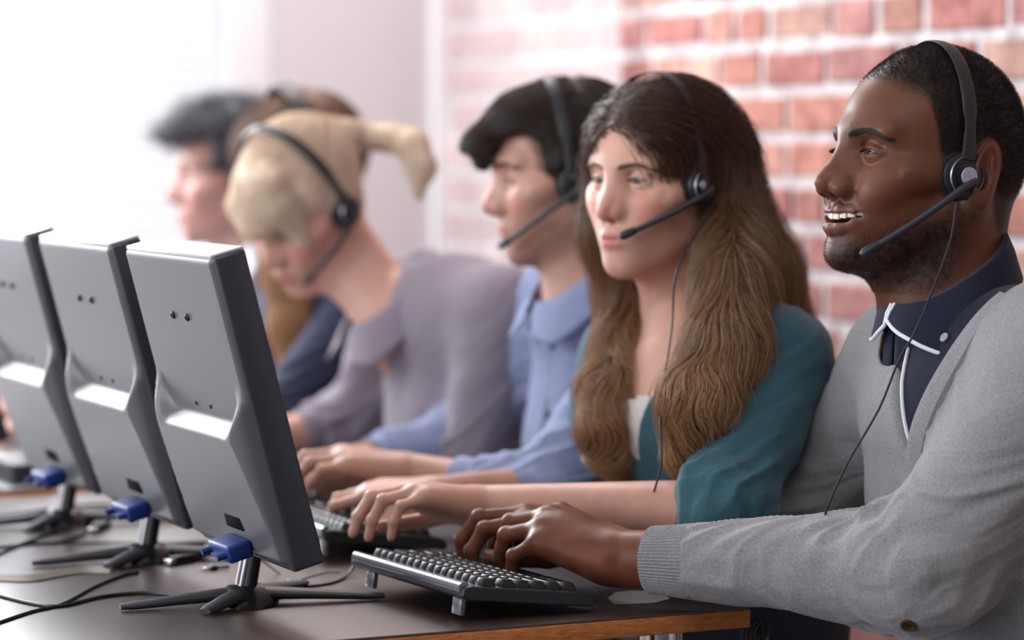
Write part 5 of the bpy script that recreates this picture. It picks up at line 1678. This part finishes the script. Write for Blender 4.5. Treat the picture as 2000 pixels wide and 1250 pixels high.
def woman_teal():
    T = face_frame(1291, 364, 3.40, 22, pitch=5, s=0.93)
    M_teal = mat('teal_knit', (0.042, 0.115, 0.145), rough=0.9, spec=0.2, sheen=0.2, bump=(500, 0.3, 0.0008), noise=(200, 0.08))
    ls, rs = P(1528, 712, 3.27), P(1231, 712, 3.54)
    le, lw = P(1405, 1000, 3.14), P(940, 988, 3.26)
    re, rw = P(1155, 955, 3.60), P(850, 968, 3.46)
    nb = P(1352, 640, 3.43); waist = V3([1.70, 3.00, 0.64])
    def v_neck(C):
        W = Field(); c = P(1265, 905, 3.35)
        W.box((c[0] - 0.04, c[1], c[2] + 0.20), (0.20, 0.2, 0.22), 0.002, k=0)
        W.plane(c, (0, -1, -0.42), k=0.01); W.plane(c, (0, 1, -0.42), k=0.01); W.plane((1.66, 0, 0), (1, 0, 0), k=0.01)
        C.sub(W, k=0.008, mode='s')
    root, body, top, F, C = colleague('woman with long auburn hair in a teal top, headset microphone at her lips', T, nb, 0.86, ls, le, lw, rs, re, rw, waist,
        (0.60, 0.335, 0.250), (0.50, 0.16, 0.14), (0.62, 0.215, 0.17), M_teal,
        (P(800, 962, 3.24) - lw, (-0.2, 0.15, 1), 0.93, dict(curls=[(0.35, 0.75, 0.35), (0.35, 0.8, 0.3), (0.4, 0.85, 0.3), (0.5, 0.8, 0.3)], fat=0.9, thumb=(0.4, 0.1))),
        (P(690, 958, 3.50) - rw, (-0.2, 0, 1), 0.93, dict(curls=[(0.3, 0.75, 0.3), (0.3, 0.8, 0.3), (0.3, 0.8, 0.3), (0.4, 0.8, 0.3)], fat=0.9)),
        dict(fem=1, lid=0.85, nose=0.9, lips=1.05, jaw=0.92, wide_nose=0.92), hm=0.0024, s=0.90, sleeve=(0.06, 0.30), iris=(0.10, 0.13, 0.15), look=(1, -0.05, -0.12),
        brow=((0.10, 0.05, 0.03), (0.16, 0.09, 0.05)), brow_kw=dict(thick=0.0032), neckcut=v_neck, chest=0.0, hem=0.725)
    # white camisole in the neckline
    S = Field(); body_torso(S, ls, rs, nb, waist, s=0.90, r0=0.006)
    zc = P(1265, 790, 3.35)[2]
    field_mesh('camisole', S, 0.005, mat('white_camisole', (0.70, 0.66, 0.64), rough=0.8), root, keep=lambda v: (v[:, 2] < zc + 0.25 * np.abs(v[:, 1] - 3.0)) & (v[:, 2] > 0.80) & (v[:, 0] < 1.66) & (np.abs(v[:, 1] - 3.0) < 0.10))
    # hair: a cap over the skull and two long falls with wavy ends
    H = Field()
    H.ell((-0.014, 0, 0.048), (0.1020, 0.085, 0.087), T=T)
    H.ell((0.030, 0, 0.054), (0.066, 0.068, 0.062), k=0.02, T=T)
    X = Field()       # the face opening
    X.ell((0.100, 0, -0.030), (0.075, 0.0640, 0.112), T=T, k=0)
    H.sub(X, k=0.010, mode='s')
    near = [to_world(T, (-0.045, 0.060, 0.03)), to_world(T, (-0.050, 0.074, -0.05)), P(1432, 560, 3.27), P(1418, 680, 3.21), P(1365, 790, 3.17), P(1338, 885, 3.17)]
    nr = [0.034, 0.032, 0.036, 0.038, 0.033, 0.012]
    for i in range(5): H.cone(near[i], near[i + 1], nr[i], nr[i + 1], k=0.02)
    back = [to_world(T, (-0.070, 0.01, 0.03)), to_world(T, (-0.085, 0.01, -0.06)), P(1478, 540, 3.40), P(1520, 640, 3.42), P(1580, 760, 3.44)]
    br = [0.045, 0.042, 0.038, 0.022, 0.006]
    for i in range(4): H.cone(back[i], back[i + 1], br[i], br[i + 1], k=0.03)
    farl = [to_world(T, (0.005, -0.066, 0.02)), to_world(T, (0.004, -0.076, -0.06)), P(1236, 600, 3.47), P(1232, 680, 3.43), P(1196, 770, 3.38), P(1180, 840, 3.36), P(1200, 890, 3.36)]
    fr_ = [0.034, 0.032, 0.028, 0.028, 0.030, 0.022, 0.008]
    for i in range(6): H.cone(farl[i], farl[i + 1], fr_[i], fr_[i + 1], k=0.02)
    z0, z1 = P(1300, 880, 3.3)[2], P(1300, 300, 3.3)[2]
    hm = hair_mat('auburn_hair', (0.030, 0.012, 0.008), (0.085, 0.036, 0.018), rough=0.30, zgrad=(z0 + 0.08, z1, (0.58, 0.32, 0.14), (0.17, 0.078, 0.034)))
    hb = mat('auburn_hair_body', (0.085, 0.038, 0.018), rough=0.5)
    def wav(v, n):
        l = sstep(z1 - 0.05, z0, v[:, 2])
        return 0.004 * vnoise(v * [1, 1, 0.35], 60) + l * 0.0045 * np.sin(v[:, 2] * 75 + 8 * vnoise(v, 10)) + 0.0020 * vnoise(v * [1, 1, 0.2], 150) - 0.004
    hair = field_mesh('long_hair', H, 0.0045, hb, body, disp=wav)
    part = T[0] @ V3([0.0, 0.0, 1.0])
    def flow(p, t):
        l = to_local(T, p)
        f = np.tile([0.0, 0.0, -1.0], (len(p), 1))
        # on the crown the hair leaves the parting sideways and backwards
        cap = sstep(0.02, 0.10, l[:, 2])[:, None]
        side = np.stack([-0.9 + 0 * l[:, 0], np.sign(l[:, 1] + 0.01) * 0.9, -0.4 + 0 * l[:, 0]], 1) @ T[0].T
        f = f * (1 - cap) + side * cap
        low = sstep(z1 - 0.12, z0, p[:, 2])[:, None]
        ph = 6 * vnoise(p * [1, 1, 0.1], 14)
        f = f + low * 0.75 * np.stack([np.sin(p[:, 2] * 85 + ph), np.cos(p[:, 2] * 85 + ph), 0 * ph], 1)
        return f
    comb_hair('hair_strands', H, flow, 16000, 0.0090, 26, 0.00030, hm, hair, lift=0.009, jit=0.06, wob=0.004)
    comb_hair('hair_strands', H, flow, 5000, 0.0060, 14, 0.00030, hm, hair, mask=lambda p: (to_local(T, p)[:, 2] > 0.0) + 1e-6, lift=0.004, jit=0.05)
    h = headset(T, 'black headset on the long-haired woman, its boom reaching her lips', 1, cup_x=0.024, cup_z=0.004, yoke=0.086, top=0.146, disc=False, boom_end=(0.114, 0.030, -0.050), cup_r=0.022, band_x=0.004)
    MB().lathe([(0.0001, 0.0), (0.005, 0.0), (0.0001, 0.0012)], Matrix.Translation(Vector(to_world(T, (0.032, 0.0945, 0.006)))) @ Vector(T[0] @ V3([0.3, 1, 0])).to_track_quat('Z', 'Y').to_matrix().to_4x4(), 16).build('silver_stud', M_silver, h)
    MB().tube(spline([to_world(T, (0.0, 0.09, -0.02)), P(1325, 520, 3.24), P(1312, 640, 3.24), P(1290, 800, 3.16), P(1292, 900, 3.14), P(1270, 985, 3.15)], 8), 0.0012, 8).build('cable', M_cable, h)
    return root


def man_blue():
    T = face_frame(1108, 348, 3.80, -17, pitch=10, s=0.965)
    M_blue_s = mat('light_blue_cotton', (0.27, 0.31, 0.47), rough=0.8, spec=0.2, bump=(500, 0.15, 0.0005), noise=(120, 0.05))
    X0 = 1.74
    def Q(x, y, z): return V3([x, y, z])
    ls, rs = Q(X0, 3.235, 1.005), Q(X0, 3.575, 1.005)
    le, lw = P(1060, 985, 3.55), P(800, 925, 3.62)
    re, rw = Q(1.62, 3.66, 0.80), Q(1.37, 3.60, 0.785)
    nb = P(1158, 602, 3.80); waist = V3([1.76, 3.40, 0.62])
    root, body, sh, F, C = colleague('young dark-haired man in a light blue shirt, in profile, eyes lowered to the screen', T, nb, 1.0, ls, le, lw, rs, re, rw, waist,
        (0.50, 0.27, 0.20), (0.42, 0.17, 0.14), (0.55, 0.22, 0.18), M_blue_s,
        (P(690, 898, 3.62) - lw, (-0.2, 0, 1), 0.98, dict(curls=[(0.35, 0.7, 0.3)] * 4)),
        (V3([-0.15, -0.03, -0.0]), (-0.1, 0, 1), 0.98, dict(curls=[(0.35, 0.7, 0.3)] * 4)),
        dict(lid=0.25, nose=1.0, lips=0.95), sleeve=0.50, hm=0.0030, look=(1, 0.1, -0.45), stub=((0.12, 0.07, 0.05), 0.45), chest=-0.025,
        brow=((0.02, 0.012, 0.010), (0.04, 0.025, 0.02)))
    ctr = P(1130, 515, 3.79)
    co, rows = collar(root, ctr, 0.062, 0.062, 0.050, [(8, 0.020, 0.004), (26, 0.050, 0.018), (44, 0.066, 0.030), (75, 0.050, 0.024), (120, 0.042, 0.012), (180, 0.038, 0.008)], M_blue_s)
    stand(root, ctr, 0.061, 0.061, 0.050, 0.04, M_blue_s)
    M_b = mat('dark_shirt_button', (0.03, 0.04, 0.09), rough=0.4)
    for z in (0.965, 0.875, 0.79):
        h = march(C, [V3([1.3, 3.385, z])], (1, 0, 0)); g = C.grad(h)[0]
        small_button(h[0] + g * 0.002, g, 0.0060, M_b, sh)
    pts = [V3([1.3, 3.395, z]) for z in np.linspace(0.72, 1.02, 16)]
    h = march(C, pts, (1, 0, 0)); g = C.grad(h)
    MB().tube([V3(a) + b * 0.001 for a, b in zip(h, g)], 0.0035, 8, flat=((1, 0, 0), 0.4)).build('placket', M_blue_s, sh)
    # hair: short sides, a full brushed-forward top
    H = Field()
    H.ell((-0.014, 0, 0.048), (0.099, 0.082, 0.087), T=T)
    H.ell((0.030, 0, 0.076), (0.068, 0.062, 0.050), k=0.02, T=T)
    H.cone((0.055, 0, 0.088), (0.118, 0.0, 0.060), 0.032, 0.016, k=0.02, T=T, flat=((0, 1, 0), 1.55))
    X = Field(); X.box((0.13, 0, -0.032), (0.088, 0.12, 0.100), 0.02, T=T, k=0, rot=rotm('Y', 6)); H.sub(X, k=0.010, mode='s')
    X2 = Field(); X2.box((0.085, 0, -0.10), (0.083, 0.12, 0.105), 0.015, T=T, k=0); H.sub(X2, k=0.010, mode='s')
    X3 = Field(); X3.box((-0.05, 0, -0.14), (0.20, 0.14, 0.09), 0.02, T=T, k=0); H.sub(X3, k=0.012, mode='s')
    H.cone((0.110, 0.0, 0.066), (0.112, 0.0, 0.044), 0.016, 0.008, k=0.02, T=T, flat=((0, 1, 0), 1.7))
    H.both('cone', (0.020, 0.070, 0.020), (0.014, 0.072, -0.012), 0.012, 0.006, k=0.015, T=T)
    hm = hair_mat('dark_brown_hair', (0.018, 0.010, 0.008), (0.060, 0.032, 0.022), rough=0.36)
    hair = field_mesh('short_hair', H, 0.0045, mat('dark_brown_hair_body', (0.016, 0.010, 0.008), rough=0.6), body, disp=lambda v, n: 0.003 * vnoise(v, 60) - 0.001)
    def flow(p, t):
        l = to_local(T, p)
        up = sstep(0.03, 0.09, l[:, 2])[:, None]
        f = np.tile([-0.3, 0, -1.0], (len(p), 1)) * (1 - up) + np.tile([1.0, 0.15, 0.05], (len(p), 1)) * up
        back = (l[:, 0] < -0.03)[:, None]
        f = np.where(back, [-0.3, 0, -1.0], f)
        return f @ T[0].T
    comb_hair('hair_strands', H, flow, 9000, 0.0042, 9, 0.00028, hm, hair, lift=0.005, jit=0.12)
    headset(T, 'black headset on the young man in the light blue shirt', 1, cup_x=0.004, cup_z=-0.006, yoke=0.086, top=0.142, disc=False, boom_end=(0.112, 0.040, -0.073))
    return root


def woman_blonde():
    T = face_frame(600, 404, 4.20, 22, pitch=37, roll=0, s=0.97)
    M_mauve = mat('mauve_grey_blouse', (0.235, 0.200, 0.240), rough=0.75, spec=0.25, bump=(400, 0.1, 0.0006), sheen=0.15)
    ls, rs = V3([1.680, 3.625, 0.985]), V3([1.650, 3.93, 0.99])
    le, lw = P(905, 930, 3.98), P(720, 940, 3.99)
    re, rw = V3([1.60, 4.00, 0.81]), V3([1.38, 3.95, 0.785])
    nb = P(785, 640, 4.17); waist = V3([1.75, 3.78, 0.62])
    root, body, sh, F, C = colleague('blonde woman with a ponytail in a mauve blouse, head bent over the desk', T, nb, 0.9, ls, le, lw, rs, re, rw, waist,
        (0.58, 0.33, 0.26), (0.45, 0.16, 0.15), (0.62, 0.24, 0.20), M_mauve,
        (V3([-0.15, 0.02, -0.01]), (-0.1, 0, 1), 0.9, dict(curls=[(0.35, 0.7, 0.3)] * 4, fat=0.9)),
        (V3([-0.15, -0.02, -0.01]), (-0.1, 0, 1), 0.9, dict(curls=[(0.35, 0.7, 0.3)] * 4, fat=0.9)),
        dict(fem=1, lid=0.15, nose=0.9, lips=1.0, jaw=0.92, wide_nose=0.92), hm=0.0036, s=0.92, sleeve=(0.85, 0.35), look=(1, 0, -0.5), r_s=0.006, chest=-0.04,
        brow=((0.22, 0.13, 0.07), (0.3, 0.18, 0.1)), brow_kw=dict(thick=0.003))
    ctr = P(762, 560, 4.16)
    collar(root, ctr, 0.062, 0.062, 0.055, [(12, 0.030, 0.006), (30, 0.055, 0.020), (50, 0.075, 0.034), (80, 0.060, 0.026), (120, 0.045, 0.012), (180, 0.040, 0.008)], M_mauve)
    stand(root, ctr, 0.061, 0.061, 0.055, 0.04, M_mauve)
    H = Field()
    H.ell((-0.014, 0, 0.048), (0.0985, 0.083, 0.088), T=T)
    H.ell((0.032, 0, 0.050), (0.062, 0.066, 0.062), k=0.02, T=T)
    X = Field(); X.ell((0.112, 0, -0.062), (0.080, 0.066, 0.094), T=T, k=0); H.sub(X, k=0.010, mode='s')
    X3 = Field(); X3.box((0.0, 0, -0.13), (0.20, 0.14, 0.085), 0.02, T=T, k=0); H.sub(X3, k=0.014, mode='s')
    # parted fringe falling to the brow
    H.cone((0.060, 0.020, 0.108), (0.097, 0.0, 0.040), 0.022, 0.016, k=0.015, T=T, flat=((0, 1, 0), 1.9))
    H.both('cone', (0.075, 0.045, 0.060), (0.074, 0.055, 0.000), 0.016, 0.008, k=0.015, T=T)
    H.both('ell', (-0.012, 0.074, 0.004), (0.032, 0.014, 0.032), k=0.015, T=T)
    # ponytail
    tail = [to_world(T, (-0.100, 0.0, 0.062)), P(770, 268, 4.20), P(806, 283, 4.18), P(822, 325, 4.17), P(817, 372, 4.16)]
    tr = [0.022, 0.016, 0.019, 0.017, 0.006]
    for i in range(4): H.cone(tail[i], tail[i + 1], tr[i], tr[i + 1], k=0.012)
    hm = hair_mat('blonde_hair', (0.72, 0.55, 0.40), (0.92, 0.80, 0.66), rough=0.38)
    hair = field_mesh('blonde_hair', H, 0.005, mat('blonde_hair_body', (0.78, 0.62, 0.48), rough=0.5), body, disp=lambda v, n: 0.0025 * vnoise(v, 70) - 0.001)
    tb = tail[0]
    def flow(p, t):
        l = to_local(T, p)
        f = (tb - p); f /= np.linalg.norm(f, axis=1, keepdims=True) + 1e-6
        fr = (l[:, 0] > 0.045) & (l[:, 2] < 0.12)
        dn = np.tile(T[0] @ V3([0.25, 0.45, -1.0]), (len(p), 1))
        f = np.where(fr[:, None], dn, f)
        pt = (p @ c_right) > (tb @ c_right)
        f = np.where(pt[:, None], np.array([0.3, -0.1, -0.9]) + 0 * f, f)
        return f
    comb_hair('hair_strands', H, flow, 9000, 0.0060, 12, 0.00030, hm, hair, lift=0.004, jit=0.08)
    MB().tube([tail[0] + (tail[1] - tail[0]) * t for t in (0.35, 0.6)], 0.019, 16).build('hair_tie', mat('hair_tie_brown', (0.25, 0.15, 0.1), rough=0.7), hair)
    headset(T, 'black headset on the bent head of the blonde woman', 1, cup_x=0.004, cup_z=-0.004, yoke=0.092, top=0.152, disc=False, boom_end=(0.104, 0.045, -0.062))
    return root


def woman_navy():
    T = face_frame(592, 352, 4.60, 0, pitch=14, s=0.98)
    M_nv = mat('navy_blouse', (0.022, 0.029, 0.058), rough=0.8, spec=0.2, bump=(300, 0.1, 0.0008))
    ls, rs = V3([1.690, 4.155, 0.985]), V3([1.660, 4.46, 0.985])
    le, lw = V3([1.50, 4.08, 0.80]), V3([1.28, 4.14, 0.785])
    re, rw = V3([1.52, 4.54, 0.80]), V3([1.29, 4.48, 0.785])
    nb = P(640, 590, 4.62); waist = V3([1.76, 4.30, 0.62])
    root, body, sh, F, C = colleague('woman with long light brown hair and a navy top, mostly hidden behind the blonde woman', T, nb, 0.9, ls, le, lw, rs, re, rw, waist,
        (0.56, 0.32, 0.25), (0.45, 0.17, 0.15), (0.6, 0.25, 0.2), M_nv,
        (V3([-0.15, 0.02, -0.0]), (-0.1, 0, 1), 0.9, dict(curls=[(0.35, 0.7, 0.3)] * 4, fat=0.9)),
        (V3([-0.15, -0.02, -0.0]), (-0.1, 0, 1), 0.9, dict(curls=[(0.35, 0.7, 0.3)] * 4, fat=0.9)),
        dict(fem=1, lid=0.3, nose=0.9, jaw=0.92, wide_nose=0.92), hm=0.0042, s=0.90, sleeve=0.85)
    H = Field()
    H.ell((-0.014, 0, 0.048), (0.105, 0.088, 0.098), T=T)
    H.ell((0.034, 0, 0.058), (0.070, 0.070, 0.070), k=0.02, T=T)
    X = Field(); X.ell((0.112, 0, -0.050), (0.075, 0.062, 0.098), T=T, k=0); H.sub(X, k=0.010, mode='s')
    for sy in (1, -1):
        pts = [to_world(T, (0.02, 0.070 * sy, 0.03)), to_world(T, (0.035, 0.080 * sy, -0.05)), P(560 + 8 * sy, 540, 4.60 - 0.09 * sy), P(562 + 8 * sy, 640, 4.58 - 0.09 * sy), P(560 + 8 * sy, 735, 4.55 - 0.09 * sy)]
        rr = [0.032, 0.034, 0.034, 0.032, 0.014]
        for i in range(4): H.cone(pts[i], pts[i + 1], rr[i], rr[i + 1], k=0.02)
    z1, z0 = P(600, 330, 4.6)[2], P(600, 640, 4.6)[2]
    hm = hair_mat('light_brown_hair', (0.11, 0.045, 0.030), (0.20, 0.095, 0.06), rough=0.4, zgrad=(z0, z1, (0.62, 0.36, 0.16), (0.40, 0.20, 0.09)))
    hair = field_mesh('long_hair', H, 0.006, mat('light_brown_hair_body', (0.20, 0.10, 0.055), rough=0.6), body, disp=lambda v, n: 0.003 * vnoise(v, 50) - 0.001)
    comb_hair('hair_strands', H, lambda p, t: np.tile([-0.05, 0.05, -1.0], (len(p), 1)), 7000, 0.008, 14, 0.00035, hm, hair, lift=0.004, jit=0.08)
    headset(T, 'black headset on the woman with long light brown hair in the navy top', 1, cup_x=0.0, cup_z=0.0, yoke=0.094, top=0.160, disc=False, bw=0.013)
    return root


def man_grey_hair():
    T = face_frame(458, 352, 4.95, -10, pitch=4, s=1.0)
    M_w = mat('white_shirt', (0.62, 0.62, 0.68), rough=0.8, bump=(300, 0.1, 0.0008))
    ls, rs = V3([1.700, 4.60, 0.99]), V3([1.68, 4.93, 0.99])
    le, lw = V3([1.52, 4.56, 0.80]), V3([1.28, 4.62, 0.785])
    re, rw = V3([1.53, 5.02, 0.80]), V3([1.30, 4.96, 0.785])
    nb = P(495, 500, 4.97); waist = V3([1.76, 4.76, 0.62])
    root, body, sh, F, C = colleague('man with tousled dark grey hair in profile, farthest down the row by the window', T, nb, 1.0, ls, le, lw, rs, re, rw, waist,
        (0.44, 0.235, 0.195), (0.38, 0.16, 0.14), (0.48, 0.20, 0.17), M_w,
        (V3([-0.15, 0.02, -0.0]), (-0.1, 0, 1), 0.98, dict(curls=[(0.35, 0.7, 0.3)] * 4)),
        (V3([-0.15, -0.02, -0.0]), (-0.1, 0, 1), 0.98, dict(curls=[(0.35, 0.7, 0.3)] * 4)),
        dict(lid=0.3, nose=1.0), hm=0.0042, sleeve=0.86, stub=((0.22, 0.13, 0.11), 0.35), brow=((0.05, 0.04, 0.04), (0.12, 0.1, 0.1)))
    ctr = P(478, 468, 4.96)
    M_lb = mat('blue_collar_cotton', (0.16, 0.24, 0.42), rough=0.8)
    collar(root, ctr, 0.063, 0.063, 0.045, [(8, 0.020, 0.004), (26, 0.045, 0.018), (44, 0.06, 0.030), (75, 0.05, 0.024), (120, 0.042, 0.012), (180, 0.038, 0.008)], M_lb)
    stand(root, ctr, 0.062, 0.062, 0.045, 0.04, M_lb)
    H = Field()
    H.ell((-0.014, 0, 0.050), (0.102, 0.086, 0.090), T=T)
    H.ell((0.040, 0, 0.084), (0.072, 0.066, 0.048), k=0.02, T=T)
    H.cone((0.070, 0, 0.092), (0.112, 0.0, 0.084), 0.026, 0.016, k=0.02, T=T, flat=((0, 1, 0), 1.5))
    X = Field(); X.box((0.135, 0, -0.030), (0.088, 0.12, 0.105), 0.02, T=T, k=0); H.sub(X, k=0.010, mode='s')
    X2 = Field(); X2.box((0.090, 0, -0.10), (0.083, 0.12, 0.110), 0.015, T=T, k=0); H.sub(X2, k=0.010, mode='s')
    X3 = Field(); X3.box((-0.05, 0, -0.145), (0.20, 0.14, 0.09), 0.02, T=T, k=0); H.sub(X3, k=0.012, mode='s')
    hm = hair_mat('dark_grey_hair', (0.035, 0.035, 0.045), (0.16, 0.15, 0.16), rough=0.45)
    hair = field_mesh('tousled_hair', H, 0.005, mat('dark_grey_hair_body', (0.040, 0.040, 0.052), rough=0.7), body, disp=lambda v, n: 0.007 * vnoise(v, 45) + 0.004 * vnoise(v, 90))
    v, q = surf(H, 0.007); r = sample(v, q, int(6000 * HAIRS), lambda p: (to_local(T, p)[:, 2] > 0.02) + 0.2).astype(np.float32); g = H.grad(r)
    w = RNG.normal(size=g.shape) * 0.5 + np.stack([np.sin(r[:, 2] * 120), np.cos(r[:, 0] * 120), np.sin(r[:, 1] * 120)], 1) * 0.6
    a = g * 0.9 + w; a /= np.linalg.norm(a, axis=1, keepdims=True); b = g * 0.2 + w; b /= np.linalg.norm(b, axis=1, keepdims=True); L = 0.010 + 0.012 * RNG.random((len(r), 1))
    strands('hair_strands', np.stack([r, r + a * L * .5, r + a * L * .8 + b * L * 0.3, r + a * L * .9 + b * L * 0.9], 1), 0.00035, hm, hair)
    headset(T, 'black headset on the grey-haired man by the window', 1, cup_x=-0.002, cup_z=0.0, yoke=0.092, top=0.146, disc=False, boom=False)
    return root

# ------------------------------------------------------------------ build
root1, body1, F1, _T, J1 = man_one()
man_one_clothes(root1, J1)
h1 = headset(T1, 'black call-centre headset with a silver badge on the man in the grey cardigan', 1)
MB().tube(spline([P(1868, 396, 2.945), P(1856, 470, 2.935), P(1822, 565, 2.92), P(1786, 650, 2.90), P(1755, 705, 2.92), P(1716, 800, 2.92), P(1655, 905, 2.92), P(1617, 990, 2.93), P(1603, 1040, 2.95)], 8), 0.0013, 8).build('cable', M_cable, h1)
woman_teal()
man_blue()
woman_blonde()
woman_navy()
man_grey_hair()
